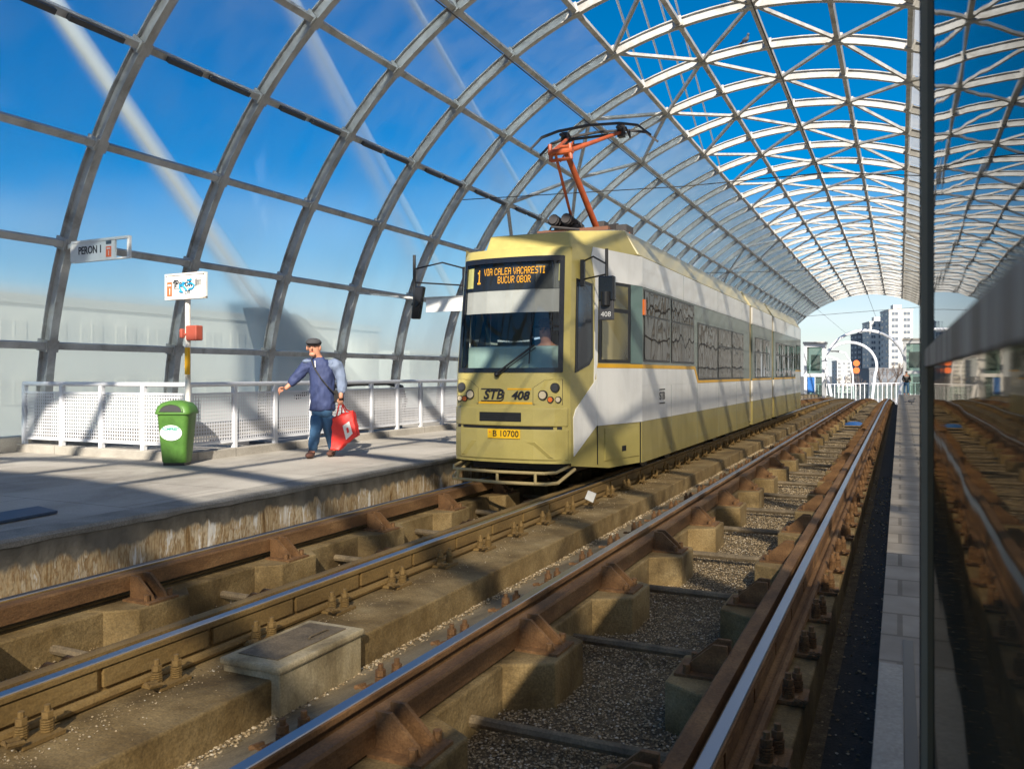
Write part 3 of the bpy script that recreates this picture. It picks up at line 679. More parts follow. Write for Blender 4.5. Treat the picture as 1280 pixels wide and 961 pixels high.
# long pale block seen through the dirty glass on the left (faces +X: rotate so its front faces right)
block('apartment_building', Vector((-46, 40, 0)), 56, 14, 13.7, PI/2, 4, 22, 'facade', 'facade_pale_window', 'long low cream building seen hazily through the glass wall on the left', side=False, roofbits=False, ww=.6, wh=.42)
block('apartment_building', Vector((-75, 150, 0)), 60, 14, 13.0, PI/2, 3, 16, 'facade', 'facade_pale_window', 'cream building seen through the glass just left of the tram front', side=False, roofbits=False)
block('apartment_building', Vector((44, 12, 0)), 90, 12, 17.0, -PI/2, 5, 18, 'brown_wall', 'facade_pale_window', 'brown apartment block across the street on the right, mirrored in the tram windows', side=False, roofbits=False, ww=.5, wh=.4)
def far(px, wpx, ytop, Z, floors, cols, wall, win, label, **k):
    p = at(px, 497, Z); top = at(px, ytop, Z).z
    return block('apartment_building', p, wpx*Z/F, 14, top+8.5, math.radians(k.pop('rz', 14)), floors, cols, wall, win, label, **k)
far(1126, 28, 388, 330, 14, 2, 'facade_white', 'facade_window', 'tallest white apartment block at the far end beside the glass shelter')
far(1101, 26, 403, 350, 13, 3, 'facade_white', 'facade_window', 'shorter white apartment block behind the big white hoop')
far(1080, 16, 418, 370, 12, 3, 'facade_dark', 'facade_white', 'dark apartment block with pale balconies left of the white blocks')
far(1058, 22, 452, 420, 8, 4, 'facade_white', 'facade_window', 'small distant pale block seen inside the smallest hoop', roofbits=False)
far(1110, 44, 462, 260, 5, 6, 'facade_dark', 'facade_window', 'low dark building behind the bare trees at the far end', roofbits=False, side=False)
# bare trees
def bare_tree(base, h, seed, label):
    r = random.Random(seed); root = thing('bare_tree', base, label, 'tree', 'bare trees beyond the tracks')
    tr = MB(); cr = MB()
    def grow(p, d, L, rad, lev, mb):
        q = p+d*L; mb.tube([p, (p+q)/2+Vector((r.uniform(-.05,.05)*L, r.uniform(-.05,.05)*L, 0)), q], [rad, rad*.85, rad*.65], 6 if lev < 2 else 4)
        if lev >= 5: return
        for _ in range(3 if lev < 4 else 2):
            nd = (d+Vector((r.uniform(-.75,.75), r.uniform(-.75,.75), r.uniform(-.1,.5)))).normalized()
            grow(p+d*L*r.uniform(.65,1), nd, L*r.uniform(.58,.8), rad*.58, lev+1, cr)
    grow(Vector(base), Vector((0,0,1)), h*.3, h*.022, 0, tr)
    tr.build('trunk', 'bark', root); cr.build('crown', 'bark', root)
for (px, Z, yb, yt, sd, lab) in ((1117,150,500,432,1,'pale bare tree in front of the tallest white block'),(1104,170,500,440,2,'bare tree between the two white blocks under the big hoop'),(1070,180,500,452,3,'bare tree behind the second white hoop'),(1053,190,500,458,4,'leftmost bare tree, inside the smallest hoop')):
    b = at(px, yb, Z); bare_tree(b, (yb-yt)*Z/F, sd, lab)
# hoops over the far tracks
def hoop(Z, xl, xr, yt, foot, rpx, label):
    rpx *= .85
    cx, w = (xl+xr)/2, (xr-xl)
    pts = []
    yw = yt+w*.47
    fx = w*.5-w*.085
    pts.append(((cx-fx), foot)); 
    for i in range(0, 25):
        th = PI+.35-(PI+.70)*i/24
        pts.append((cx+w/2*math.cos(th), yw-w*.47*math.sin(th)))
    pts.append((cx+fx, foot))
    base = at(cx, foot, Z)
    # built square to the view direction of the viaduct: centred on base, real metres
    right = Vector((math.cos(math.radians(12)), math.sin(math.radians(12)), 0))
    P = [base+right*((x-cx)*Z/F/cs*.92)+Vector((0,0,(foot-y)*Z/F)) for x, y in pts]
    o = MB().tube(P, rpx*Z/F, 10).build('hoop_arch', 'hoop', smooth=True)
    tag(o, label, 'hoop arch', 'white hoop arches over the viaduct')
hoop(85, 1035, 1127, 413, 500, 2.1, 'largest white steel hoop standing over the far tracks')
hoop(110, 1030, 1093, 428, 500, 1.9, 'middle sized white steel hoop behind the largest one')
hoop(140, 1012, 1054, 446, 500, 1.6, 'smallest white steel hoop, leftmost and farthest away')
# far railing
fr = thing('bridge_railing', at(1085,500,112), 'long white bridge railing crossing behind the hoops', 'railing')
L0, L1 = at(1008,500,118), at(1150,500,106)
b = MB(); pn = MB(); n = 26
for i in range(n+1):
    p = L0.lerp(L1, i/n); b.cyl((p.x,p.y,p.z-.3), (p.x,p.y,p.z+2.2), .05, n=6)
b.build('post', 'hoop', fr)
MB().tube([L0+Vector((0,0,2.2)), L1+Vector((0,0,2.2))], .06, 6).build('handrail', 'hoop', fr)
dd = (L1-L0)
pn.add([L0+Vector((0,0,.2)), L1+Vector((0,0,.2)), L1+Vector((0,0,1.9)), L0+Vector((0,0,1.9))], [(0,1,2,3)])
pn.build('mesh_panel', 'lift_glass', fr)
# lamp, banner
P = [at(1067,498,130), at(1066,470,130), at(1063,452,130), at(1056,441,130), at(1045,439,130)]
lm = thing('street_lamp', P[0], 'slim curved street lamp between the hoops at the far end', 'street lamp')
MB().tube(P, .13, 8).build('mast', 'hoop', lm, smooth=True)
MB().box(P[-1].x-.8, P[-1].x+.5, P[-1].y-.2, P[-1].y+.2, P[-1].z-.1, P[-1].z+.1).build('lamp_head', 'steel_dark', lm)
bn = thing('orange_banner', at(1070,470,135), 'two round orange signs one above the other in front of the dark block', 'sign')
for y in (454, 463):
    c = at(1070.5, y, 135); MB().cyl((c.x,c.y,c.z), (c.x,c.y+.12,c.z), .50, n=20).build('disc', 'orange', bn)
MB().cyl(at(1070.5,500,135.4), at(1070.5,450,135.4), .06, n=8).build('pole', 'steel_dark', bn)
# lift towers
def lift(pa, z0, w, d, h, label, poster):
    root = thing('lift_tower', pa, label, 'lift tower')
    x, y, z = pa; fr_ = MB()
    for sx in (0, w):
        for sy in (0, d): fr_.box(x+sx-.1, x+sx+.1, y+sy-.1, y+sy+.1, z, z+h)
    for hh in (h*.42, h*.97):
        fr_.box(x-.12, x+w+.12, y-.12, y+.12, z+hh-.12, z+hh+.12); fr_.box(x-.12, x+w+.12, y+d-.12, y+d+.12, z+hh-.12, z+hh+.12)
        fr_.box(x-.12, x+.12, y+.12, y+d-.12, z+hh-.12, z+hh+.12); fr_.box(x+w-.12, x+w+.12, y+.12, y+d-.12, z+hh-.12, z+hh+.12)
    fr_.box(x+w*.5-.06, x+w*.5+.06, y-.08, y+.08, z, z+h*.42-.12)
    fr_.build('frame', 'rail_white', root)
    MB().box(x-.18, x+w+.18, y-.2, y+d+.2, z+h, z+h+.15).build('roof', 'steel_paint', root)
    MB().box(x+.11, x+w-.11, y+.02, y+.05, z+.1, z+h*.96).build('glass_panel', 'lift_glass', root)
    MB().box(x-.03, x+.0, y+.11, y+d-.11, z+.1, z+h*.96).build('glass_panel', 'lift_glass', root)
    MB().box(x+.3, x+w-.3, y+d-.5, y+d-.3, z+h*.5, z+h*.8).build('machine_box', 'teal', root)
    if poster: MB().box(x+w*.12, x+w*.52, y-.16, y-.125, z+h*.1, z+h*.38).build('poster', 'blue', root)
    else: MB().box(x+w*.62, x+w*.98, y-.15, y-.11, z, z+h*.38).build('door', 'teal', root)
tl = 68.0
pL = on_a(1006, 497, 9.4); pL2 = Vector((-9.4, 62, 0))
q = at(1007, 497, 62); lift(Vector((q.x, q.y, q.z)), 0, 1.25, 1.3, 4.0, 'glass lift tower with a blue poster at the end of the left platform', True)
q = at(1131, 494, 66); lift(Vector((q.x, q.y, q.z)), 0, 2.4, 2.2, 4.35, 'glass lift tower on the right platform beyond the standing person', False)

# ------------------------------------------------------------------ tram
AX = -4.33
tram = thing('tram', (AX, 9.1, HEAD), 'olive and white articulated tram with raised orange pantograph on the left track', 'tram')
def eps(z): return 0 if z < 1.16 else .11*(z-1.16)
def dlt(z): return 0 if z < .3 else .022*(z-.3)
FX = [(0,9.07),(.35,9.085),(.62,9.15),(.72,9.20),(.78,9.28)]
def front(x, z):
    ax = abs(x); ax = ax*.78/(.78-dlt(z))
    for (x0,y0),(x1,y1) in zip(FX, FX[1:]):
        if ax <= x1+1e-6: return y0+(y1-y0)*(ax-x0)/(x1-x0)+eps(z)
    return FX[-1][1]+eps(z)
def fp(x, z, off=0): return Vector((AX+x, front(x, z)-off, z))
def bev(p, z, s=1, off=0):
    x0, y0 = .78-dlt(z), 9.28+eps(z)
    n = Vector((.978, -.207, 0))
    v = Vector((x0+(1.15-x0)*p, y0+(11.0-y0)*p, z))+n*off
    return Vector((AX+s*v.x, v.y, z))
def tp(mb, nm, m, par=None, **k): return mb.build(nm, m, par or tram, **k)
# front mask, with the windscreen left open
zs = [.06,.30,.73,1.16,1.9,2.545,2.62,2.67]
xsn = [-.78,-.72,-.62,-.35,0,.35,.62,.72,.78]
mb = MB(); grid = {}
for i, z in enumerate(zs):
    for j, x in enumerate(xsn):
        xx = x*(.78-dlt(z))/.78
        v = fp(xx, z)
        if i == len(zs)-1: v.y += .05
        if i == len(zs)-2: v.y += .012
        grid[i,j] = len(mb.v); mb.v.append(v)
for i in range(len(zs)-1):
    for j in range(len(xsn)-1):
        if 3 <= i <= 4 and 1 <= j <= 6: continue
        mb.f.append((grid[i,j], grid[i,j+1], grid[i+1,j+1], grid[i+1,j]))
for s in (-1, 1):          # bevelled cheeks of the cab
    vs = []
    zz = [-.07,.06,.3,.73,1.16,1.9,2.545,2.72]
    for z in zz:
        for p in (0,.5,1):
            v = bev(p, z, s)
            if z < 0: v.z = .03-.10*min(1, p*2.2)
            vs.append(v)
    mb.add(vs, [(3*i+k, 3*i+k+1, 3*i+k+4, 3*i+k+3) for i in range(len(zz)-1) for k in range(2)])
rf = [bev(0,2.665,-1)+Vector((0,.05,0)), fp(-.62,2.67)+Vector((0,.05,0)), fp(0,2.67)+Vector((0,.05,0)), fp(.62,2.67)+Vector((0,.05,0)), bev(0,2.665,1)+Vector((0,.05,0)), bev(1,2.72,1), bev(1,2.72,-1)]
mb.add(rf, [tuple(range(7))])
shell = tp(mb, 'cab_shell', 'olive', smooth=True, ang=28)
def fband(x0, x1, z0, z1, off, thick, n=8):
    m = MB(); rings = []
    for i in range(n+1):
        x = x0+(x1-x0)*i/n
        rings.append([fp(x,z0,off), fp(x,z1,off), fp(x,z1,off-thick), fp(x,z0,off-thick)])
    return m.loft(rings)
# windscreen
MBg = MB(); rr = []
for z in (1.18,1.5,1.9,2.2,2.53):
    rr.append([fp(x*(.72-dlt(z)), z, -.004) for x in [i/8-1 for i in range(17)]])
ws = tp(MBg.loft(rr, close=False), 'windscreen', 'windscreen', smooth=True)
fm = fband(-.70,.70,1.145,1.20,.012,.03,12); g = fband(-.665,.665,2.49,2.555,.012,.03,12); fm.add(g.v, g.f)
for s in (-1, 1):
    rings = []
    for i in range(9):
        z = 1.15+(2.55-1.15)*i/8
        rings.append([fp(s*(.675-dlt(z)), z, .010), fp(s*(.725-dlt(z)), z, .010), fp(s*(.725-dlt(z)), z, -.02), fp(s*(.675-dlt(z)), z, -.02)])
    fm.loft(rings)
tp(fm, 'windscreen_frame', 'black_gloss', smooth=True)
# destination display
tp(fband(-.655,.655,2.16,2.50,-.05,.03,12), 'display_panel', 'black')
F5 = {'V':['10001','10001','10001','10001','01010','01010','00100'],'I':['111','010','010','010','010','010','111'],'A':['01110','10001','10001','11111','10001','10001','10001'],
'C':['01110','10001','10000','10000','10000','10001','01110'],'L':['10000','10000','10000','10000','10000','10000','11111'],'E':['11111','10000','10000','11110','10000','10000','11111'],
'R':['11110','10001','10001','11110','10100','10010','10001'],'S':['01111','10000','10000','01110','00001','00001','11110'],'T':['11111','00100','00100','00100','00100','00100','00100'],
'B':['11110','10001','10001','11110','10001','10001','11110'],'U':['10001','10001','10001','10001','10001','10001','01110'],'O':['01110','10001','10001','10001','10001','10001','01110'],
'1':['00100','01100','00100','00100','00100','00100','01110'],' ':['00']*7}
def led(txt, xc, zc, pw, ph):
    W = sum(len(F5[c][0])+1 for c in txt)-1; m = MB(); col = 0
    for c in txt:
        for r, row in enumerate(F5[c]):
            for k, b in enumerate(row):
                if b == '1':
                    x = xc+(col+k-W/2+.5)*pw; z = zc+(3-r)*ph
                    m.add([fp(x-pw*.42,z-ph*.42,-.044), fp(x+pw*.42,z-ph*.42,-.044), fp(x+pw*.42,z+ph*.42,-.044), fp(x-pw*.42,z+ph*.42,-.044)], [(0,1,2,3)])
        col += len(F5[c][0])+1
    return m
tp(led('VIA CALEA VACARESTI', .03, 2.39, .0079, .0125), 'led_lettering', 'led')
tp(led('BUCUR OBOR', .045, 2.285, .0079, .0125), 'led_lettering', 'led')
tp(led('1', -.455, 2.335, .017, .026), 'led_lettering', 'led')
tp(fband(-.645,-.545,2.20,2.46,-.043,.004,3), 'cream_tab', 'cream_tab')
tp(fband(.60,.645,2.25,2.46,-.043,.004,3), 'cream_tab', 'cream_tab')
tp(fband(-.65,.655,1.875,2.165,-.062,.006,12), 'sun_blind', 'blind')
# cab interior
d = fband(-.66,.66,1.0,1.47,-.16,.35,10); tp(d, 'dashboard', 'dash', bevel=.03)
tp(MB().box(AX-1.0, AX+1.0, 10.93, 10.96, 0, 2.6), 'partition', 'interior')
pw = MB().box(AX-.42, AX+.16, 10.90, 10.925, 1.35, 2.2); tp(pw, 'partition_window', 'shirt_blue')
for x in (-.42,-.13,.16): tp(MB().box(AX+x-.02, AX+x+.02, 10.87, 10.9, 1.3, 2.25), 'partition_post', 'black')
tp(MB().box(AX-.42, AX+.16, 10.875, 10.90, 1.78, 1.81), 'partition_post', 'black')
tp(MB().box(AX-.74, AX+.74, 9.5, 10.93, .07, .1), 'cab_floor', 'interior')
tp(MB().box(AX+.02, AX+.48, 10.15, 10.3, .9, 1.70), 'driver_seat', 'rubber', bevel=.05)
mbw = MB().bar(fp(-.1,1.13,.03), fp(.38,1.47,.04), .03, .02).bar(fp(-.07,1.12,.03), fp(.40,1.44,.04), .012, .012)
mbw.ball(fp(-.09,1.12,.03), .035).bar(fp(.33,1.25,.035), fp(.33,1.72,.03), .014, .012)
tp(mbw, 'wiper', 'black')
# bumper panels, lamps, lettering
tp(fband(-.755,.755,.50,.725,.03,.05,12), 'bumper', 'olive', bevel=.015)
tp(fband(-.76,.76,.10,.465,.02,.04,12), 'bumper', 'olive', bevel=.012)
tp(fband(-.70,.70,.466,.499,.004,.02,12), 'bumper_gap', 'black')
MB().prism([fp(-.45,.32,.026), fp(-.62,.13,.026), fp(.62,.13,.026), fp(.40,.32,.026)], (0,-.012,0)).build('bumper', 'olive', tram, bevel=.01)
tp(fband(-.33,.23,.555,.665,.037,.02,8), 'air_intake', 'black', bevel=.005)
iv = MB()
for z in (.58,.61,.64): 
    g = fband(-.32,.22,z-.004,z+.004,.042,.01,6); iv.add(g.v, g.f)
tp(iv, 'intake_slat', 'rubber')
pl = tp(fband(-.215,.215,.352,.462,.034,.008,6), 'number_plate', 'plate_yellow')
text('B 10700', .105, 'ink', fp(.03,.407,.038), (1,0,0), (0,0,1), pl, depth=.002)
text('ψ' if False else '*', .06, 'sign_red', fp(-.185,.415,.036), (1,0,0), (0,0,1), pl, depth=.002)
for s in (-1, 1):
    hp = MB(); poly = [(.37,.765),(.70,.765),(.70,1.06),(.60,1.065),(.50,1.05),(.37,.96)]
    pts = [fp(s*x, z, .006) for x, z in poly]
    hl = tp(hp.prism(pts, (0,.02,0)), 'headlamp_panel', 'olive', bevel=.004)
    cxm, czm = sum(x for x, z in poly)/6, sum(z for x, z in poly)/6
    tp(MB().prism([fp(s*(cxm+(x-cxm)*1.03), czm+(z-czm)*1.035, .002) for x, z in poly], (0,.02,0)), 'panel_seal', 'black')
    def lamp(x, z, r, nm, m):
        c = fp(s*x, z, .01)
        MB().cyl(c+Vector((0,.02,0)), c-Vector((0,.012,0)), r*1.12, n=20).build('lamp_ring', 'rubber', hl, smooth=True)
        o = MB().cyl(c, c-Vector((0,.016,0)), r, r*.85, n=20).build(nm, m, hl, smooth=True)
    lamp(.485, .875, .052, 'headlamp', 'lamp_warm'); lamp(.625, .965, .05, 'headlamp', 'lamp_dark')
    lamp(.575, .822, .034, 'indicator', 'lamp_orange'); lamp(.66, .822, .034, 'side_lamp', 'lamp_warm')
tp(fband(-.36,.36,.765,.79,.004,.006,10), 'yellow_stripe', 'yellow')
tp(fband(.04,.345,.935,.955,.004,.006,6), 'yellow_stripe', 'yellow')
text('STB', .155, 'ink', fp(-.155,.872,.008), (1,0,0), (0,0,1), tram, 'emblem', shear=.25, bold=.004, sx=1.05)
eb = MB()
for z in (.80,.945):
    g = fband(-.32,-.06,z-.006,z+.006,.009,.004,6); eb.add(g.v, g.f)
g = MB().tube([fp(-.06,.945,.009), fp(-.015,.93,.009), fp(.0,.905,.009), fp(-.015,.825,.009), fp(-.04,.805,.009), fp(-.07,.80,.009)], .007, 6); eb.add(g.v, g.f)
tp(eb, 'emblem', 'ink')
text('408', .14, 'ink', fp(.205,.865,.012), (1,0,0), (0,0,1), tram, shear=.25, bold=.004, sx=1.1)
# tubular guard
y0 = 9.0
gt = MB()
P1 = [(AX-.66,9.35,.05),(AX-.68,9.05,-.01),(AX-.62,8.93,-.03),(AX,8.86,-.03),(AX+.58,8.92,-.03),(AX+.68,9.05,-.03),(AX+.74,9.4,.03)]
P2 = [(AX-.66,9.40,-.0),(AX-.69,9.05,-.14),(AX-.62,8.93,-.15),(AX,8.86,-.155),(AX+.60,8.92,-.155),(AX+.70,9.05,-.15),(AX+.78,9.4,-.02)]
gt.tube(P1, .019, 8).tube(P2, .021, 8)
for x in (-.55,0,.48): gt.cyl((AX+x, 8.93-.06*(1-abs(x)), -.15), (AX+x, 8.93-.06*(1-abs(x)), -.03), .018, n=8)
tp(gt, 'guard_frame', 'bumper_tube', smooth=True)
tp(MB().box(AX-.7, AX+.7, 9.6, 10.8, -.08, .30), 'underframe', 'black')
# cheek panels (both sides)
for s in (1, -1):
    def cheek(pts, nm, m, off=.004, th=.012, par=None):
        n = Vector((s*.978, -.207, 0))
        P = [bev(p, z, s, off+.006) for p, z in pts]
        return tp(MB().prism(P, -n*th), nm, m, par)
    cheek([(.03,.14),(.33,.485),(.33,1.06),(.27,.98),(.06,.70),(.03,.60)], 'white_panel', 'white')
    cheek([(.335,.48),(.995,.48),(.995,1.20),(.335,1.20)], 'white_panel', 'white')
    cheek([(.335,1.203),(.999,1.203),(.999,1.255),(.335,1.255)], 'yellow_stripe', 'yellow', .005)
    cheek([(.30,1.0),(.345,1.258),(.345,2.715),(.27,2.715),(.25,2.60),(.305,2.3)], 'white_panel', 'white', .0055)
    cheek([(.346,2.315),(.999,2.315),(.999,2.715),(.346,2.715)], 'white_panel', 'white')
    cheek([(.82,1.26),(.999,1.26),(.999,2.312),(.82,2.312)], 'pillar_panel', 'teal')
    w = cheek([(.36,1.27),(.815,1.27),(.815,2.312),(.36,2.312)], 'cab_window', 'black', .004)
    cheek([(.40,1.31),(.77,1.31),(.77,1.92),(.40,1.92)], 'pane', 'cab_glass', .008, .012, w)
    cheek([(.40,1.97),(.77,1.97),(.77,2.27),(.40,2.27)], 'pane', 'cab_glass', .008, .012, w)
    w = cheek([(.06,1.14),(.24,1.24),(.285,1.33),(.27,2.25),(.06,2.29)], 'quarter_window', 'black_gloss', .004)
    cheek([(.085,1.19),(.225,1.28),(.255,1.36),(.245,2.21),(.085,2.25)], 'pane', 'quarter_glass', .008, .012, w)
    hb = cheek([(.44,.03),(.95,.03),(.95,.44),(.44,.44)], 'service_flap', 'olive', .005)
    cheek([(.68,.12),(.74,.12),(.74,.19),(.68,.19)], 'flap_lock', 'black', .009, .012, hb)
    cheek([(.965,-.07),(.972,-.07),(.972,.478),(.965,.478)], 'panel_joint', 'black', .0055)
    cheek([(.335,.0),(.34,.0),(.34,.48),(.335,.48)], 'panel_joint', 'black', .0055)
# side bodies
bodies = [(11.0,19.93),(20.38,23.68),(24.12,31.0)]
for bi, (t0, t1) in enumerate(bodies):
    W = 1.15
    def bx_(w, z0, z1, nm, m, a=t0, b=t1): return tp(MB().box(AX-w, AX+w, a, b, z0, z1), nm, m)
    def loop(w, z0, z1, nm, m):
        if bi < 2: return bx_(w, z0, z1, nm, m)
        poly = [(AX-w,t0),(AX+w,t0),(AX+w,31.0),(AX+w*.72,32.3),(AX-w*.72,32.3),(AX-w,31.0)]
        return tp(MB().prism([(x,y,z0) for x,y in poly], (0,0,z1-z0)), nm, m)
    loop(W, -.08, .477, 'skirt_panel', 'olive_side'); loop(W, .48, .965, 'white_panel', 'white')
    loop(W-.004, .968, 2.31, 'window_band', 'band'); 
    w2 = W
    poly2 = None
    loop(W-.0, 2.315, 2.715, 'white_panel', 'white')
    # roof fairing with sloping sides
    yb = 31.0 if bi == 2 else t1
    rings = []
    for y, k in ((t0,1),(yb,1)) if bi < 2 else ((t0,1),(31.0,1),(32.25,.72)):
        rings.append([(AX-1.12*k,y,2.74),(AX+1.12*k,y,2.74),(AX+.90*k,y,3.10),(AX-.90*k,y,3.10)])
    tp(MB().loft(rings), 'roof_fairing', 'roof_cream', bevel=.02)
    tp(MB().box(AX-1.1, AX+1.1, t0, min(yb,t1), 2.714, 2.741), 'gutter_seam', 'black')
# nose of the roof fairing over the cab
rings = [[(AX-.60,9.72,2.66),(AX+.60,9.72,2.66),(AX+.56,9.82,2.93),(AX-.56,9.82,2.93)],[(AX-1.10,10.99,2.74),(AX+1.10,10.99,2.74),(AX+.90,11.02,3.10),(AX-.90,11.02,3.10)]]
tp(MB().loft(rings), 'roof_fairing', 'olive', bevel=.02)
for (a, b) in ((19.93,20.38),(23.68,24.12)):
    jm = MB()
    for i in range(5):
        y = a+(b-a)*(i+.5)/5; hw = (b-a)/10*.9
        jm.box(AX-1.11, AX+1.11, y-hw, y+hw, .0, 2.72)
    tp(jm, 'articulation_bellows', 'cream_tab' if False else 'bumper_tube')
    tp(MB().box(AX-.93, AX+.93, a-.02, b+.02, 2.73, 3.03), 'joint_cover', 'bumper_tube')
for s in (1, -1):
    def sidebox(t0, t1, z0, z1, nm, m, off=.004, th=.02, par=None):
        x1 = 1.15+off; x0 = x1-th
        xs = sorted((AX+s*x0, AX+s*x1)); return tp(MB().box(xs[0], xs[1], t0, t1, z0, z1), nm, m, par)
    def win(t0, t1, z0, z1, transom=None):
        f = sidebox(t0, t1, z0, z1, 'side_window', 'black', .002)
        if transom:
            sidebox(t0+.03, t1-.03, z0+.03, transom-.015, 'pane', 'side_glass', .006, .01, f); sidebox(t0+.03, t1-.03, transom+.015, z1-.03, 'pane', 'side_glass', .006, .01, f)
        else: sidebox(t0+.03, t1-.03, z0+.03, z1-.03, 'pane', 'side_glass', .006, .01, f)
    win(11.10,12.52,1.295,2.29,1.93); win(12.60,14.16,1.295,2.29,1.93)
    win(14.45,16.16,1.02,2.02); win(16.22,17.62,1.02,2.02,1.66); win(17.68,19.10,1.02,2.02,1.66)
    win(20.75,21.9,1.02,2.02,1.66); win(22.0,23.2,1.02,2.02,1.66)
    for i in range(4): win(24.5+1.22*i,25.64+1.22*i,1.02,2.02,1.66)
    win(29.6,30.8,1.26,2.1)
    # raised white panel and stripes
    def sp(poly, nm, m, off):
        x1 = AX+s*(1.15+off)
        return tp(MB().prism([(x1, y, z) for y, z in poly], (-s*.02,0,0)), nm, m)
    sp([(11.0,.966),(14.42,.966),(14.16,1.20),(11.0,1.20)], 'white_panel', 'white', .002)
    sp([(11.0,1.203),(14.16,1.203),(14.42,.969),(19.93,.969),(19.93,1.014),(14.50,1.014),(14.23,1.255),(11.0,1.255)], 'yellow_stripe', 'yellow', .003)
    sidebox(20.38,23.68,.969,1.014,'yellow_stripe','yellow',.003); sidebox(24.12,29.3,.969,1.014,'yellow_stripe','yellow',.003)
    sp([(29.3,.966),(31.0,.966),(31.0,1.20),(29.3,1.20)], 'white_panel', 'white', .002); sidebox(29.3,31.0,1.203,1.25,'yellow_stripe','yellow',.003)
    x = AX+s*1.156
    if s == 1:
        text('STB', .165, 'ink', (x,12.05,.80), (0,1,0), (0,0,1), tram, 'emblem', sx=1.15)
        eb = MB()
        for z in (.70,.90): eb.box(x-.002, x+.002, 11.9, 12.2, z-.008, z+.008)
        tp(eb, 'emblem', 'ink')
    sidebox(11.02,11.10,1.93,2.14,'marker_lamp','lamp_orange',.03,.03)
    for y in (13.4,16.2,18.9,22,26.4,29.0): sidebox(y-.004,y+.004,2.32,2.71,'panel_joint','band',.0015,.01)
    for y in (12.6,14.4,16.3,18.2): sidebox(y-.004,y+.004,-.075,.96,'panel_joint','band',.0015,.01)
    for y in (12.3,13.7,17.6,19.0,26,27.4): 
        wh = MB().cyl((AX+s*.68,y,HEAD+.31), (AX+s*.80,y,HEAD+.31), .31, n=24); tp(wh, 'wheel', 'black')
# mirrors
def mirror(s):
    root = MB()
    c = bev(.12, 2.2, s, .03)
    e = Vector((AX+s*1.20, 9.35, 2.28)) if s == 1 else Vector((AX-1.32, 9.15, 2.35))
    e2 = e+Vector((0,0,.32))
    z1, z2 = (2.45, 2.30) if s == 1 else (2.50, 2.30)
    root.bar(c+Vector((0,0,.32)), c+Vector((0,0,.0)), .05, .05)
    root.tube([c+Vector((0,0,.30)), e.lerp(c,.55)+Vector((0,0,.30)), Vector((e.x,e.y,z1-.03))], .011, 6)
    root.tube([c+Vector((0,0,.08)), Vector((e.x,e.y,z2))], .011, 6)
    root.cyl(Vector((e.x,e.y,z1+.15)), Vector((e.x,e.y,1.92)), .02, n=8)
    o = tp(root, 'mirror_arm', 'black')
    if s == 1:
        MB().box(e.x-.10, e.x+.10, e.y-.03, e.y+.05, 1.98, 2.28).build('mirror_head', 'black_gloss', o, bevel=.02)
        k = MB().box(e.x-.09, e.x+.09, e.y-.025, e.y+.02, 1.76, 1.985).build('mirror_head', 'steel_dark', o, bevel=.01)
        MB().cyl((e.x,e.y-.04,1.93), (e.x,e.y-.04,2.09), .055, n=14).build('mirror_joint', 'black', o, smooth=True)
        text('408', .085, 'sign_white', (e.x,e.y-.028,1.825), (1,0,0), (0,0,1), o)
    else:
        m_ = MB(); m_.prism([(e.x-.02,e.y-.06,1.83),(e.x+.06,e.y+.0,1.83),(e.x+.12,e.y+.03,2.25),(e.x+.02,e.y-.04,2.25)], (-.02,.10,0)); m_.build('mirror_head', 'black_gloss', o, bevel=.015)
        MB().bar((e.x,e.y,2.05), (e.x+.06,e.y,2.0), .06, .1).build('mirror_joint', 'black', o)
    return o
mirror(1); mirror(-1)
# pantograph on the roof
py = 12.2
base = MB()
base.box(AX-.55, AX+.55, py-.85, py-.75, 3.16, 3.24).box(AX-.55, AX+.55, py+.45, py+.55, 3.16, 3.24)
base.box(AX-.50, AX-.42, py-.75, py+.45, 3.18, 3.26).box(AX+.42, AX+.50, py-.75, py+.45, 3.18, 3.26)
for x in (-.46,.46):
    for y in (-.8,.5): base.cyl((AX+x,py+y,3.10), (AX+x,py+y,3.17), .06, n=12)
pg = tp(base, 'pantograph', 'panto_brown')
MB().box(AX-.75, AX+.75, py-1.15, py+.85, 3.101, 3.13).build('roof_walkway', 'steel_dark', pg)
kn = Vector((AX+.02, py-1.30, 4.24))
MB().tube([(AX+.12,py-.02,3.30), kn+Vector((.06,.02,0))], [.05,.042], 12).build('lower_arm', 'panto_orange', pg, smooth=True)
MB().tube([(AX-.14,py-.35,3.28), kn+Vector((-.07,-.06,-.04))], .022, 8).build('control_rod', 'panto_orange', pg, smooth=True)
hd = Vector((AX, py+.06, WZ-.10))
ua = MB()
for sx, w in ((-1,.42),(1,.46)):
    ua.tube([kn+Vector((sx*.13,-.03,0)), hd+Vector((sx*w,0,-.04))], [.036,.026], 10)
ua.tube([kn+Vector((-.18,-.03,0)), kn+Vector((.18,-.03,0))], .045, 10)
k4 = kn.lerp(hd,.33)
ua.tube([k4+Vector((-.24,0,0)), k4+Vector((.24,0,0))], .022, 8)
ua.tube([kn+Vector((-.15,-.03,-.12)), kn+Vector((-.17,-.03,.12))], .03, 8).tube([kn+Vector((.15,-.03,-.12)), kn+Vector((.13,-.03,.10))], .03, 8)
ua.tube([kn+Vector((-.15,-.03,-.11)), kn+Vector((.15,-.03,-.11))], .025, 8)
ua.tube([kn+Vector((0,-.05,-.14)), hd+Vector((-.3,-.05,-.1))], .014, 6)
ua.build('upper_arm', 'panto_orange', pg, smooth=True)
hb = MB().tube([hd+Vector((-.52,0,-.06)), hd+Vector((.52,0,-.06))], .022, 8)
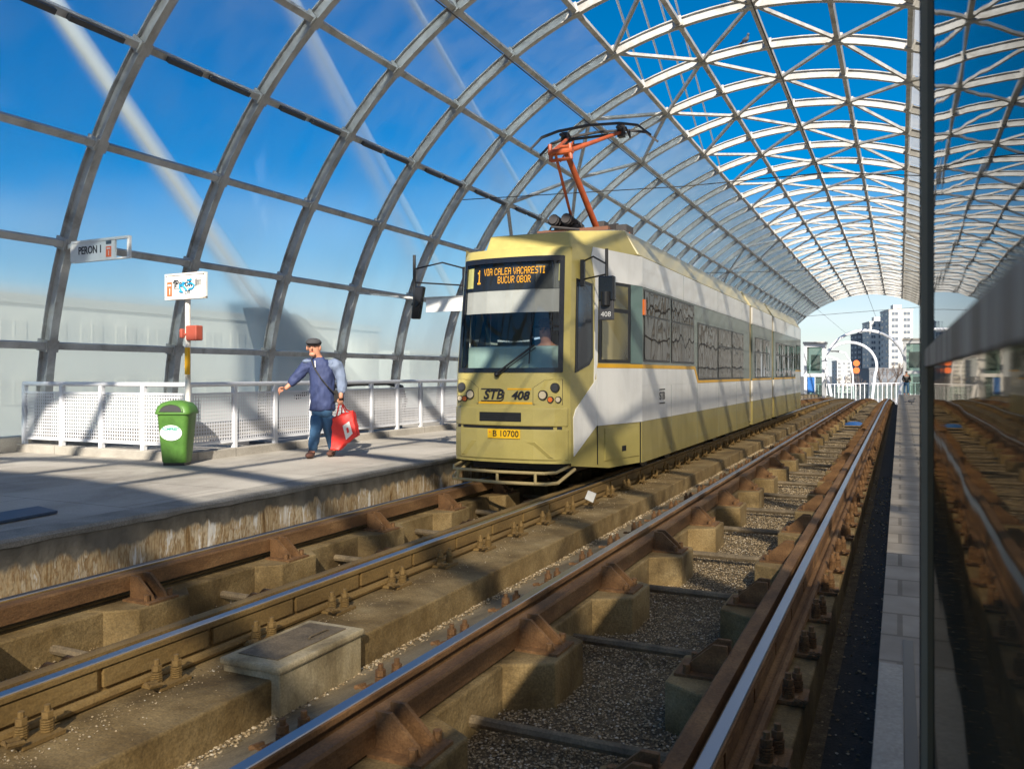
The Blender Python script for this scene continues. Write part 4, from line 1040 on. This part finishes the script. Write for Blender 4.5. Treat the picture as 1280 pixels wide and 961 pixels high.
for x in (-.46,.46):
    hb.tube([hd+Vector((x,-.2,-.02)), hd+Vector((x,.2,-.02))], .025, 8).box(hd.x+x-.05, hd.x+x+.05, hd.y-.05, hd.y+.05, hd.z-.12, hd.z+.06)
    hb.tube([hd+Vector((x+.1,-.1,0)), hd+Vector((x+.14,0,-.14)), hd+Vector((x+.1,.1,0))], .014, 6)
hb.build('collector_frame', 'panto_dark', pg, smooth=True)
for y in (-.2,.2):
    prof = [(-.98,-.20),(-.78,-.03),(-.5,.035),(0,.065),(.5,.035),(.78,-.03),(.98,-.20)]
    cb = MB()
    for (xa,za),(xb,zb) in zip(prof, prof[1:]): cb.bar(hd+Vector((xa,y,za)), hd+Vector((xb,y,zb)), .05 if abs(xa+xb) < 1.6 else .028, .03)
    cb.build('collector_strip', 'panto_dark', pg)
sp_ = MB()
for x in (-.34,-.14):
    sp_.tube([(AX+x,py-.75,3.42), (AX+x,py-.15,3.36)], .07, 12)
    for q in range(7): sp_.cyl((AX+x,py-.72+q*.09,3.417-.009*q), (AX+x,py-.69+q*.09,3.415-.009*q), .085, n=12)
sp_.box(AX-.4, AX-.05, py-.55, py-.35, 3.24, 3.36).bar((AX+.2,py-.2,3.3), (AX+.3,py+.3,3.42), .1, .12)
sp_.box(AX+.22, AX+.50, py+.20, py+.56, 3.26, 3.44).box(AX+.05,AX+.24,py-.10,py+.1,3.24,3.46)
sp_.tube([(AX-.5,py-.6,3.2),(AX-.3,py-.9,3.28),(AX+.1,py-.85,3.22),(AX+.4,py-.6,3.27)], .018, 6)
sp_.build('spring_gear', 'panto_dark', pg, smooth=True)
MB().bar((AX+.02,py-.05,3.30), (AX+.48,py+.38,3.30), .09, .07).bar((AX-.3,py-.2,3.27),(AX+.3,py-.3,3.27),.07,.06).build('base_link', 'panto_orange', pg)
# driver
dr = thing('person', (AX+.25, 9.85, .97), 'tram driver in a light blue shirt seated behind the windscreen', 'person')
bd = skin('body', [(0,0,0,.17),(0,-.03,.25,(.19,.13)),(0,-.05,.46,(.16,.11)),(0,-.08,.56,.06),(0,-.10,.64,.085),(0,-.10,.76,.09),(-.2,-.05,.45,.06),(-.26,-.22,.22,.05),(-.12,-.45,.26,.04),(.2,-.05,.45,.06),(.26,-.22,.22,.05),(.14,-.45,.26,.04)],
     [(0,1),(1,2),(2,3),(3,4),(4,5),(2,6),(6,7),(7,8),(2,9),(9,10),(10,11)], 'skin', dr)
skin('shirt', [(0,0,0,.19),(0,-.03,.25,(.21,.15)),(0,-.05,.45,(.175,.125)),(-.2,-.05,.44,.075),(-.26,-.22,.22,.063),(.2,-.05,.44,.075),(.26,-.22,.22,.063)],
     [(0,1),(1,2),(2,3),(3,4),(2,5),(5,6)], 'shirt_blue', dr)
MB().ball((0,-.08,.80), .098, .11, .07).build('hair', 'hair', dr, local=True, smooth=True)
mb = MB()
for x in (-.035,.035): mb.ball((x,-.186,.72), .012)
mb.build('eye', 'ink', dr, local=True)
nz = MB().ball((0,-.195,.69), .016, .022, .026); merge_mb_into(bd, nz)

# ------------------------------------------------------------------ platform furniture
# railing round the stair well
CA, CT = 8.33, 7.97
rl = thing('stair_railing', (-CA, CT, 0), 'pale grey railing with perforated panels round the stairs on the left platform', 'railing')
posts = [(CA, CT)]+[(CA+.80*i, CT) for i in range(1, 5)]+[(CA-.0, CT+.82*i) for i in range(1, 19)]
for a, t in posts:
    MB().box(-a-.03, -a+.03, t-.03, t+.03, .10, .965).build('post', 'rail_white', rl)
MB().tube([(-CA-3.22,CT,.985),(-CA,CT,.985)], .032, 10).build('handrail', 'rail_white', rl, smooth=True)
MB().tube([(-CA,CT,.986),(-CA,CT+15,.986)], .032, 10).build('handrail', 'rail_white', rl, smooth=True)
for z in (.86,.20):
    MB().box(-CA-3.2,-CA-.03,CT-.015,CT+.015,z-.015,z+.015).build('cross_rail','rail_white',rl)
    MB().box(-CA-.015,-CA+.015,CT+.03,CT+14.8,z-.015,z+.015).build('cross_rail','rail_white',rl)
for i in range(4): MB().box(-CA-.80*i-.77,-CA-.80*i-.03,CT-.004,CT+.004,.22,.845).build('mesh_panel','mesh_x',rl)
for i in range(18): MB().box(-CA-.004,-CA+.004,CT+.82*i+.03,CT+.82*i+.79,.22,.845).build('mesh_panel','mesh_y',rl)
kb = MB().box(-CA-3.3,-CA+.07,CT-.07,CT+.10,-.1,.115); kb.box(-CA-.09,-CA+.07,CT+.101,CT+15,-.1,.115)
tag(kb.build('stair_kerb', 'platform', bevel=.015), 'low concrete kerb under the perforated stair railing', 'kerb')
# escalator behind the railing
es = thing('escalator', (-9.1, 13, 0), 'escalator balustrade with a black handrail curving down behind the railing', 'escalator')
MB().tube([(-8.75,10.6,.75),(-8.75,11.2,.90),(-8.75,12.2,.95),(-8.75,13.2,.95),(-8.75,13.7,.88),(-8.75,13.85,.6),(-8.75,13.7,.3)], .04, 8).build('handrail', 'black', es, smooth=True)
MB().box(-8.77,-8.73,11,13.7,.1,.86).build('balustrade', 'steel_paint', es)
MB().box(-10.2,-8.8,10.2,14.2,.0,.06).build('comb_plate', 'steel_dark', es)
# sign post
sg = thing('sign_post', (-8.22, 7.86, 0), 'white post carrying the Peron 1 arrow sign with blue graffiti behind the green bin', 'sign')
MB().cyl((-8.22,7.86,0),(-8.22,7.86,2.08), .034, n=10).build('pole', 'pole_white', sg, smooth=True)
def board(c, right, w, hgt, th, nm, m, par, bev_=.004):
    r = Vector(right).normalized(); n = r.cross(Vector((0,0,1))); c = Vector(c)
    P = [c+r*(w/2*x)+Vector((0,0,hgt/2*z)) for x, z in ((-1,-1),(1,-1),(1,1),(-1,1))]
    return MB().prism([p-n*th/2 for p in P], n*th).build(nm, m, par)
R1 = Vector((1,-.06,0)).normalized(); N1 = R1.cross(Vector((0,0,1)))
c1 = Vector((-8.22,7.80,2.235))+R1*.03
panel = board(c1, R1, .66, .30, .05, 'sign_board', 'sign_white', sg)
fr1 = MB()
for dx, dz_, w, h_ in ((0,.152,.70,.025),(0,-.152,.70,.025)):
    P = c1+Vector((0,0,dz_)); fr1.bar(P-R1*w/2, P+R1*w/2, .07, h_)
for dx in (-.34,.34): fr1.bar(c1+R1*dx+Vector((0,0,-.14)), c1+R1*dx+Vector((0,0,.14)), .07, .025)
fr1.build('sign_frame', 'pole_white', sg)
f1 = c1+N1*.027
def decal(c, x, z, w, h_, m, par, R=R1, Nn=N1, nm='tag'):
    return board(Vector(c)+R*x+Vector((0,0,z)), R, w, h_, .004, nm, m, par)
decal(f1,-.27,-.03,.09,.18,'sign_red',panel); decal(f1+N1*.002,-.27,.02,.06,.022,'sign_white',panel)
decal(f1,-.27,.1,.09,.07,'sign_white',panel)
text('1', .12, 'sign_white', f1+R1*-.262+Vector((0,0,-.065))+N1*.003, R1, (0,0,1), panel)
ar = MB().bar(f1+R1*-.17+Vector((0,0,-.03)), f1+R1*-.17+Vector((0,0,.06)), .005, .016).bar(f1+R1*-.205+Vector((0,0,.04)), f1+R1*-.17+Vector((0,0,.082)), .005, .016).bar(f1+R1*-.135+Vector((0,0,.04)), f1+R1*-.17+Vector((0,0,.082)), .005, .016)
ar.build('arrow', 'ink', panel)
text('Peron 1', .128, 'ink', f1+R1*.04+Vector((0,0,.03)), R1, (0,0,1), panel, bold=.002)
text('Lift', .08, 'ink', f1+R1*.06+Vector((0,0,-.075)), R1, (0,0,1), panel)
pc = MB()
for dx in (.24,.265,.29):
    q = f1+R1*dx; pc.bar(q+Vector((0,0,.0)), q+Vector((0,0,.045)), .005, .014).ball(q+Vector((0,0,.058)), .009)
pc.build('pictogram', 'ink', panel)
decal(f1,.06,-.028,.46,.004,'ink',panel,nm='line'); decal(f1,.27,.085,.09,.004,'ink',panel,nm='line')
f2 = f1+N1*.004
gr = MB()
for pts in (((-.05,-.06),(-.08,-.02),(-.07,.03)),((-.08,-.065),(-.02,-.075)),((-.01,.055),(-.03,.02),(.05,-.06)),((-.05,.0),(.02,.045)),((.07,.02),(.14,.03),(.19,.0),(.16,-.035),(.09,-.05)),((.06,.07),(.14,.075)),((.1,.06),(.13,.085))):
    gr.tube([f2+R1*x+Vector((0,0,z)) for x, z in pts], .012, 6)
gr.build('graffiti', 'graffiti', panel)
rb = MB().box(-8.20,-8.02,7.80,7.92,1.55,1.74); rb.box(-8.29,-8.24,7.78,7.84,1.58,1.70); rb.bar((-8.26,7.82,1.63),(-8.05,7.86,1.62),.03,.03)
rb.build('loudspeaker_box', 'box_red', sg, bevel=.015)
MB().box(-8.17,-8.12,7.76,7.80,1.12,1.46).build('yellow_strip', 'yellow', sg)
# hanging PERON 1 sign on the first rib
pz = 2.90; py1 = 8.30
ps = thing('platform_sign', (-11.2, py1, pz), 'hanging PERON 1 platform sign bracketed off the nearest rib', 'sign')
XR = Vector((1,-.04,0)).normalized()
b = MB()
o0 = Vector((-10.95,py1,pz))
b.bar(o0+XR*.0+Vector((0,0,.135)), o0+XR*1.24+Vector((0,0,.135)), .05, .035); b.bar(o0+XR*0+Vector((0,0,-.15)), o0+XR*1.24+Vector((0,0,-.15)), .05, .025)
b.bar(o0+XR*1.22+Vector((0,0,-.14)), o0+XR*1.22+Vector((0,0,.12)), .05, .035); b.bar(o0+XR*0+Vector((0,0,-.14)), o0+XR*0+Vector((0,0,.12)), .05, .035)
b.bar(o0+XR*-.22+Vector((0,.1,.1)), o0+XR*.02+Vector((0,0,.1)), .05, .06)
b.build('bracket_frame', 'sign_white', ps)
cb = o0+XR*.48
pb = board(cb+Vector((0,0,-.01)), XR, .92, .25, .03, 'sign_board', 'sign_white', ps)
NN = XR.cross(Vector((0,0,1))); ff = cb+NN*.017
text('PERON 1', .155, 'ink', ff+XR*-.07, XR, (0,0,1), pb, bold=.003, sx=.84)
decal(ff,.33,-.045,.11,.15,'sign_red',pb,XR,NN); decal(ff,.33,.085,.11,.05,'graffiti' if False else 'strut_shade_and_tag',pb,XR,NN); decal(ff+NN*.002,.33,-.0,.07,.02,'sign_white',pb,XR,NN)
text('1', .1, 'sign_white', ff+XR*.335+Vector((0,0,-.07))+NN*.003, XR, (0,0,1), pb)
# second hanging sign left of the tram
c = on_a(557, 381, 8.6)
s2 = thing('platform_sign', c, 'white hanging platform sign partly hidden behind the tram mirror', 'sign')
board(c, (1,-.05,0), .95, .28, .04, 'sign_board', 'sign_white', s2)
b = MB().bar(c+Vector((-.5,0,.16)), c+Vector((.5,-.02,.16)), .05, .03).bar(c+Vector((-.5,.02,.14)), c+Vector((-2.3,.1,.35)), .04, .04); b.build('bracket_frame', 'steel_paint', s2)
# green bin
bn = thing('litter_bin', (-8.15, 7.62, 0), 'green plastic litter bin with a white oval sticker on the left platform', 'litter bin', None, math.radians(24))
def rr(w, d, r, z, n=5):
    out = []
    for cx, cy, a0 in ((w-r,d-r,0),(-w+r,d-r,90),(-w+r,-d+r,180),(w-r,-d+r,270)):
        for i in range(n): a = math.radians(a0+90*i/(n-1)); out.append((cx+r*math.cos(a), cy+r*math.sin(a), z))
    return out
MB().loft([rr(.145,.12,.05,.035), rr(.15,.125,.05,.05), rr(.195,.165,.06,.62), rr(.20,.17,.06,.64)]).build('bin_body', 'bin_green', bn, local=True, smooth=True, ang=50)
MB().box(-.13,.13,-.10,.10,0,.036).build('bin_foot', 'black', bn, local=True)
rings = [rr(.215,.185,.07,.63), rr(.22,.19,.07,.645), rr(.215,.185,.07,.665), rr(.20,.17,.07,.72), rr(.165,.14,.07,.765), rr(.09,.08,.05,.795), rr(.03,.03,.02,.80)]
lid = MB().loft(rings).build('bin_lid', 'bin_green', bn, local=True, smooth=True, ang=60)
hd_ = MB(); pts = [(.135*math.cos(PI*i/14), .665+.085*math.sin(PI*i/14)) for i in range(15)]
hd_.prism([(x,-.197+max(0,(z-.665))*.30,z) for x, z in pts], (0,.06,0)); hd_.build('bin_opening', 'rubber', lid, local=True)
hr = MB().tube([(x*1.06,-.196+max(0,(z-.665))*.3,.665+(z-.665)*1.08) for x, z in pts], .010, 8).build('bin_hood', 'bin_green', lid, local=True, smooth=True)
st = MB(); n = 28
def front_y(z): return -(.12+(.17-.12)*(z-.03)/.6)-.003
pts = [(.135*math.cos(2*PI*i/n), .405+.095*math.sin(2*PI*i/n)) for i in range(n)]
st.prism([(x-.01,front_y(z)-.004,z) for x, z in pts], (0,.01,0)); sk = st.build('sticker', 'sticker', bn, local=True)
text('KOMPREST', .042, 'sticker_green', (-.01,front_y(.45)-.006,.452), (1,0,0), (0,0,1), sk, local=True, bold=.002)
l = MB().box(-.11,.09,front_y(.425)-.007,front_y(.425)-.003,.427,.430).build('line','sticker_green',sk,local=True)
text('SALUBRIZARE', .036, 'sticker_pale', (-.01,front_y(.40)-.006,.40), (1,0,0), (0,0,1), sk, local=True)
# dark mat
a1 = [on_a(0,0,1)]
def gnd(px, py, z=0):
    Z = F*(CAMZ-z)/(py-HY); v = at(px, py, Z); return Vector((v.x, v.y, z))
q = [gnd(-25,660), gnd(72,642), gnd(48,636), gnd(-25,648)]
tag(MB().prism([v+Vector((0,0,.006)) for v in q], (0,0,.02)).build('cover_plate', 'mat_blue'), 'dark blue steel cover plate lying on the left platform at the picture edge', 'cover plate')

# ------------------------------------------------------------------ walking person with the red bag
HR = math.radians(25)
g0 = gnd(400, 571)
man = thing('person', (g0.x, g0.y, 0), 'person in flat cap and blue jacket walking along the left platform', 'person', None, HR)
Kp = .00236
def J(px, py, y=0): return ((px-365)*Kp, y, (815-py)*Kp)
def jt(px, py, y, r): return (*J(px, py, y), r)
body = skin('body', [
    jt(378,545,0,.07), jt(378,440,0,.11), jt(374,300,0,.09), jt(356,246,-.02,.052), jt(342,222,-.045,.075), jt(334,180,-.055,.092), jt(333,152,-.05,.085),
    jt(304,286,0,.05), jt(238,352,-.02,.046), jt(186,412,-.06,.032), jt(168,426,-.07,.032),
    jt(446,280,0,.05), jt(488,370,.0,.046), jt(490,462,-.05,.031), jt(490,482,-.05,.032),
    jt(356,580,-.02,.05), jt(352,665,-.10,.05), jt(330,775,-.05,.043), jt(322,803,-.16,.035),
    jt(402,580,.02,.05), jt(412,665,.05,.055), jt(426,775,.18,.043), jt(418,800,.08,.035)],
    [(0,1),(1,2),(2,3),(3,4),(4,5),(5,6),(2,7),(7,8),(8,9),(9,10),(2,11),(11,12),(12,13),(13,14),(0,15),(15,16),(16,17),(17,18),(0,19),(19,20),(20,21),(21,22)], 'skin', man)
fg = MB()
hx = Vector(J(168,426,-.07)); 
for i, (dx, dzz, L) in enumerate(((-.012,.022,.07),(-.016,.008,.078),(-.016,-.006,.074),(-.012,-.02,.06))):
    a = hx+Vector((-.01,-.01,dzz)); fg.tube([a, a+Vector((-L*.45,-.01,dzz*.3)), a+Vector((-L*.75,-.025,dzz*.3-.015)), a+Vector((-L*.8,-.03,-.035+dzz))], [.010,.009,.009,.007], 6)
fg.tube([hx+Vector((0,-.02,.02)), hx+Vector((-.02,-.045,.03)), hx+Vector((-.045,-.055,.022))], [.012,.010,.008], 6)
hx2 = Vector(J(490,482,-.05))
for i in range(4):
    a = hx2+Vector((-.026+.018*i,-.02,-.02)); fg.tube([a, a+Vector((0,-.018,-.03)), a+Vector((0,-.002,-.052)), a+Vector((0,.014,-.045))], [.010,.010,.009,.008], 6)
fg.tube([hx2+Vector((-.03,-.01,0)), hx2+Vector((-.04,-.035,-.025)), hx2+Vector((-.025,-.045,-.045))], [.012,.010,.008], 6)
hc = Vector(J(334,190,-.055))
fg.ball(hc+Vector((-.004,-.105,-.005)), .012, .018, .022)                # nose
for s in (-1, 1): fg.ball(hc+Vector((s*.088,.005,0)), .014, .026, .036)   # ears
fg.ball(hc+Vector((0,-.075,-.085)), .045, .03, .03)                       # chin
merge_mb_into(body, fg)
ey = MB()
for s in (-1, 1): ey.ball(hc+Vector((s*.034,-.088,.022)), .011, .008, .008)
ey.build('eye', 'ink', man, local=True)
MB().ball(hc+Vector((0,-.088,-.05)), .024, .007, .005).build('mouth', 'box_red', man, local=True)
MB().ball(hc+Vector((0,.02,.01)), .089, .078, .075).build('hair', 'hair', man, local=True, smooth=True)
cp = MB(); cc = hc+Vector((0,.005,.075))
cp.ball(cc, .105, .12, .062, 16, 8); cp.ball(cc+Vector((0,-.075,-.015)), .088, .085, .02, 14, 6)
cp.build('cap', 'cap', man, local=True, smooth=True)
def ell(px, py, y, rx, ry, n=18, rot=0):
    c = Vector(J(px, py, y)); return [c+Vector((rx*math.cos(2*PI*k/n), ry*math.sin(2*PI*k/n), .012*math.sin(6*PI*k/n+py))) for k in range(n)]
jk = MB().loft([ell(378,550,0,.150,.13), ell(379,546,0,.166,.145), ell(379,505,0,.172,.155), ell(379,440,0,.168,.158), ell(377,370,0,.166,.148), ell(375,310,0,.178,.130), ell(373,284,0,.172,.112), ell(368,264,-.01,.125,.094), ell(358,248,-.02,.088,.082), ell(354,240,-.022,.076,.074)])
jk.tube([Vector(J(312,276,0)), Vector(J(288,290,0)), Vector(J(262,320,-.01)), Vector(J(240,350,-.02)), Vector(J(214,380,-.04)), Vector(J(192,406,-.058))], [.085,.088,.078,.068,.066,.056], 14)
jk.ball(J(304,284,0), .092, .09, .085, 14, 10)
folds(jk.build('jacket', 'jacket', man, local=True, smooth=True, ang=60), .045, .07)
MB().tube([Vector(J(428,272,0)), Vector(J(452,278,0)), Vector(J(474,310,.0)), Vector(J(488,370,.0)), Vector(J(492,420,-.02)), Vector(J(491,456,-.045))], [.06,.084,.084,.075,.068,.055], 14).ball(J(438,286,0), .08, .086, .08, 14, 10).build('sleeve', 'jacket_pale', man, local=True, smooth=True, ang=60)
folds(bpy.data.objects['sleeve'], .04, .06)
MB().ball(J(296,266,-.02), .075, .08, .035).build('shoulder_patch', 'jacket_pale', man, local=True, smooth=True)
MB().tube([Vector(J(346,262,-.10)), Vector(J(352,300,-.142))], .006, 6).build('zip', 'sign_white', man, local=True)
jn = MB().loft([ell(378,520,0,.145,.13), ell(378,560,0,.145,.13), ell(379,590,0,.135,.12)])
jn.tube([Vector(J(352,565,-.01)), Vector(J(353,610,-.05)), Vector(J(351,665,-.10)), Vector(J(340,720,-.09)), Vector(J(330,784,-.06))], [.09,.092,.078,.070,.068], 14)
jn.tube([Vector(J(402,565,.01)), Vector(J(406,610,.02)), Vector(J(412,665,.05)), Vector(J(420,720,.12)), Vector(J(426,780,.18))], [.09,.092,.078,.068,.066], 14)
folds(jn.build('jeans', 'jeans', man, local=True, smooth=True, ang=60), .04, .06)
for (px, py_, y) in ((324,800,-.13),(420,797,.12)):
    q = Vector(J(px, py_, y)); s_ = MB(); s_.ball((q.x, q.y-.03, .042), .055, .15, .042, 12, 8); s_.ball((q.x,q.y+.06,.07), .05,.06,.05)
    s_.build('shoe', 'shoe', man, local=True, smooth=True)
sb = MB(); prev = None
P = [Vector(J(326,262,-.085)), Vector(J(345,300,-.142)), Vector(J(385,360,-.166)), Vector(J(425,410,-.150)), Vector(J(458,448,-.09))]
for p, q in zip(P, P[1:]): sb.bar(p, q, .012, .045, (0,-1,.2))
sb.build('bag_strap', 'strap', man, local=True)
MB().prism([J(452,430,-.10), J(475,432,-.06), J(478,500,-.06), J(455,500,-.10)], (.05,.12,0)).build('shoulder_bag', 'strap', man, local=True, bevel=.01)
# red bag (held, so a thing of its own)
def JW(px, py, y): 
    x, yy, z = J(px, py, y); return Vector((g0.x+x*math.cos(HR)-yy*math.sin(HR), g0.y+x*math.sin(HR)+yy*math.cos(HR), z))
bg = thing('shopping_bag', JW(515,770,-.06), 'red shopping bag with a white square emblem hanging from the walking person\'s hand', 'bag')
poly = [(445,592),(470,580),(520,560),(562,547),(594,688),(560,712),(520,735),(482,775),(436,770),(440,690)]
rings = []
for dy, k in ((-.13,.93),(-.10,1),(-.02,1),(.03,.97)):
    cx, cy = 510, 665
    rings.append([JW(cx+(x-cx)*k, cy+(y-cy)*k, dy) for x, y in poly])
folds(MB().loft(rings).build('bag_body', 'bag_red', bg, smooth=True, ang=50), .05, .10, 3)
hn = MB()
hn.tube([JW(468,585,-.1), JW(480,520,-.075), JW(490,502,-.06), JW(500,515,-.075), JW(522,562,-.1)], .010, 6)
hn.tube([JW(490,580,.0), JW(494,540,-.03), JW(497,503,-.045), JW(520,545,-.02), JW(545,556,.0)], .010, 6)
hn.build('handle', 'bag_red', bg)
MB().prism([JW(508,632,-.152), JW(545,606,-.152), JW(565,676,-.152), JW(528,712,-.152)], JW(0,0,.004)-JW(0,0,0)).build('emblem', 'sign_white', bg)
MB().prism([JW(528,645,-.156), JW(540,640,-.156), JW(546,668,-.156), JW(534,674,-.156)], JW(0,0,.004)-JW(0,0,0)).build('emblem', 'bag_red', bg)
# far person
g2 = at(1133, 493.5, 62)
fm_ = thing('person', g2, 'distant person in dark jacket and jeans standing on the right platform', 'person', None, math.radians(15))
skin('body', [(0,0,.92,.12),(0,0,1.2,(.15,.1)),(0,0,1.42,(.13,.09)),(0,0,1.52,.05),(0,-.01,1.6,.08),(0,-.01,1.7,.08),(-.2,0,1.4,.055),(-.26,0,1.12,.045),(-.18,-.16,.98,.04),(.2,0,1.4,.055),(.26,0,1.12,.045),(.18,-.16,.98,.04),(-.1,0,.88,.08),(-.13,0,.48,.06),(-.14,.02,.06,.045),(-.15,-.12,.03,.035),(.1,0,.88,.08),(.12,0,.48,.06),(.13,.02,.06,.045),(.14,-.12,.03,.035)],
     [(0,1),(1,2),(2,3),(3,4),(4,5),(2,6),(6,7),(7,8),(2,9),(9,10),(10,11),(0,12),(12,13),(13,14),(14,15),(0,16),(16,17),(17,18),(18,19)], 'skin', fm_)
skin('jacket', [(0,0,.85,.17),(0,0,1.2,(.19,.14)),(0,0,1.42,(.17,.12)),(-.2,0,1.4,.08),(-.27,0,1.12,.07),(-.19,-.14,1.0,.055),(.2,0,1.4,.08),(.27,0,1.12,.07),(.19,-.14,1.0,.055)],
     [(0,1),(1,2),(2,3),(3,4),(4,5),(2,6),(6,7),(7,8)], 'black', fm_)
skin('jeans', [(0,0,.9,.14),(-.1,0,.84,.1),(-.13,0,.48,.085),(-.14,.02,.1,.07),(.1,0,.84,.1),(.12,0,.48,.085),(.13,.02,.1,.07)],
     [(0,1),(1,2),(2,3),(0,4),(4,5),(5,6)], 'jeans', fm_)
MB().ball((0,.01,1.68), .095, .1, .085).build('hair', 'hair', fm_, local=True, smooth=True)
# pigeons
def pigeon(p, rz, label):
    r = thing('pigeon', p, label, 'pigeon', None, rz)
    b = MB().ball((0,0,.11), .055, .12, .06, 12, 8); b.ball((0,-.11,.20), .032, .038, .036); b.tube([(0,-.07,.13),(0,-.10,.18)], [.045,.028], 8)
    b.add([(-.03,.08,.11),(.03,.08,.11),(.045,.22,.08),(-.045,.22,.08),(-.03,.08,.095),(.03,.08,.095),(.045,.22,.07),(-.045,.22,.07)], [(0,1,2,3),(7,6,5,4),(0,3,7,4),(1,5,6,2),(3,2,6,7),(0,4,5,1)])
    b.tube([(0,-.14,.20),(0,-.17,.19)], [.01,.003], 6)
    for s in (-1, 1): b.cyl((s*.025,0,.07), (s*.025,-.01,0), .007, n=6)
    b.build('body', 'pigeon', r, local=True, smooth=True)
nn = node(.33, 6, .105)
pigeon(nn, .8, 'pigeon perched on a roof rib against the blue sky')
q = gnd(1139, 505); pigeon((q.x, q.y, 0), 1.9, 'pigeon on the right platform in front of the distant person')

# ------------------------------------------------------------------ waiting shelter whose glass side the camera looks along
sh = thing('waiting_shelter', (.05, -2, 0), 'tram shelter with a dark reflecting glass side at the right edge', 'shelter')
GX = .055
MB().box(GX, GX+.008, -2.5, 2.06, 0.06, 1.144).build('glass_panel', 'shelter_glass_low', sh)
MB().box(GX, GX+.008, -2.5, 2.06, 1.183, 2.20).build('glass_panel', 'shelter_glass', sh)
MB().box(GX-.006, GX+.03, -2.5, 2.06, 1.145, 1.182).build('steel_band', 'band_steel', sh)
MB().box(GX-.012, GX+.03, 2.062, 2.10, 0, 2.20).build('post', 'frame_olive', sh)
MB().box(GX-.015, GX-.0125, 2.080, 2.096, 0, 2.20).build('post_strip', 'black', sh)
MB().box(GX, 1.9, -2.7, 2.3, 2.201, 2.29).build('roof', 'steel_paint', sh)
MB().box(1.80, 1.84, -2.5, 2.06, 0.0, 2.20).build('back_wall', 'steel_dark', sh)
MB().box(.09, 1.79, 2.066, 2.074, 0.06, 2.20).build('glass_panel', 'shelter_glass', sh)
MB().box(1.3, 1.72, -2.2, 1.2, .42, .47).build('bench_seat', 'frame_olive', sh)

# ------------------------------------------------------------------ light
EL, AZ = math.radians(31), math.radians(24)        # light travels 24 degrees left of the track, downwards
d = Vector((-math.sin(AZ)*math.cos(EL), math.cos(AZ)*math.cos(EL), -math.sin(EL)))
sun = bpy.data.lights.new('sun', 'SUN'); sun.energy = 5.0; sun.angle = math.radians(.5); sun.color = (1,.92,.79)
so = bpy.data.objects.new('sun', sun); C.objects.link(so); so.rotation_euler = d.to_track_quat('-Z', 'Y').to_euler()
w = bpy.data.worlds.new('World'); bpy.context.scene.world = w; w.use_nodes = True
nt = w.node_tree; nt.nodes.clear()
sky = nt.nodes.new('ShaderNodeTexSky'); sky.sky_type = 'NISHITA'; sky.sun_disc = False
sky.sun_elevation = EL; sky.sun_rotation = math.atan2(-d.x, -d.y); sky.altitude = 100; sky.air_density = 1.0; sky.dust_density = .6; sky.ozone_density = 3.0
hs = nt.nodes.new('ShaderNodeHueSaturation'); hs.inputs['Saturation'].default_value = 2.0; hs.inputs['Value'].default_value = .92
nt.links.new(sky.outputs[0], hs.inputs['Color'])
# thin cloud bank near the horizon and a few wisps
tc = nt.nodes.new('ShaderNodeTexCoord'); mp = nt.nodes.new('ShaderNodeMapping'); mp.inputs['Scale'].default_value = (2.2,2.2,9)
ns = nt.nodes.new('ShaderNodeTexNoise'); ns.inputs['Scale'].default_value = 1.6; ns.inputs['Detail'].default_value = 7
nt.links.new(tc.outputs['Generated'], mp.inputs[0]); nt.links.new(mp.outputs[0], ns.inputs['Vector'])
sx = nt.nodes.new('ShaderNodeSeparateXYZ'); nt.links.new(tc.outputs['Generated'], sx.inputs[0])
low = nt.nodes.new('ShaderNodeMapRange'); low.inputs[1].default_value = .0; low.inputs[2].default_value = .25; low.inputs[3].default_value = .62; low.inputs[4].default_value = 0.0
nt.links.new(sx.outputs[2], low.inputs[0])
ad = nt.nodes.new('ShaderNodeMath'); ad.operation = 'ADD'; nm_ = nt.nodes.new('ShaderNodeMath'); nm_.operation = 'MULTIPLY'; nm_.inputs[1].default_value = .5; nt.links.new(ns.outputs['Fac'], nm_.inputs[0]); nt.links.new(nm_.outputs[0], ad.inputs[0]); nt.links.new(low.outputs[0], ad.inputs[1])
cl = nt.nodes.new('ShaderNodeMapRange'); cl.inputs[1].default_value = .36; cl.inputs[2].default_value = .95; nt.links.new(ad.outputs[0], cl.inputs[0])
mx = nt.nodes.new('ShaderNodeMix'); mx.data_type = 'RGBA'; nt.links.new(cl.outputs[0], mx.inputs[0]); nt.links.new(hs.outputs[0], mx.inputs[6]); mx.inputs[7].default_value = (7.5,7.8,8.2,1)
bg_ = nt.nodes.new('ShaderNodeBackground'); bg_.inputs['Strength'].default_value = .07
nt.links.new(mx.outputs[2], bg_.inputs[0]); wo = nt.nodes.new('ShaderNodeOutputWorld'); nt.links.new(bg_.outputs[0], wo.inputs[0])
# ------------------------------------------------------------------ camera and view
cam = bpy.data.cameras.new('camera'); co = bpy.data.objects.new('camera', cam); C.objects.link(co)
co.location = (0,0,CAMZ); co.rotation_euler = (PI/2,0,PSI)
cam.sensor_width = 36; cam.lens = F/1280*36; cam.shift_y = -(480.5-HY)/1280
cam.clip_start = .02; cam.clip_end = 6000
cam.dof.use_dof = True; cam.dof.focus_distance = 10.5; cam.dof.aperture_fstop = 5.0
sc = bpy.context.scene; sc.camera = co
sc.view_settings.view_transform = 'Standard'; sc.view_settings.look = 'None'; sc.view_settings.gamma = 1; sc.view_settings.exposure = .88
sc.cycles.max_bounces = 8; sc.cycles.transparent_max_bounces = 24; sc.cycles.diffuse_bounces = 3; sc.cycles.glossy_bounces = 4
sc.cycles.use_denoising = True; sc.cycles.sample_clamp_indirect = 6
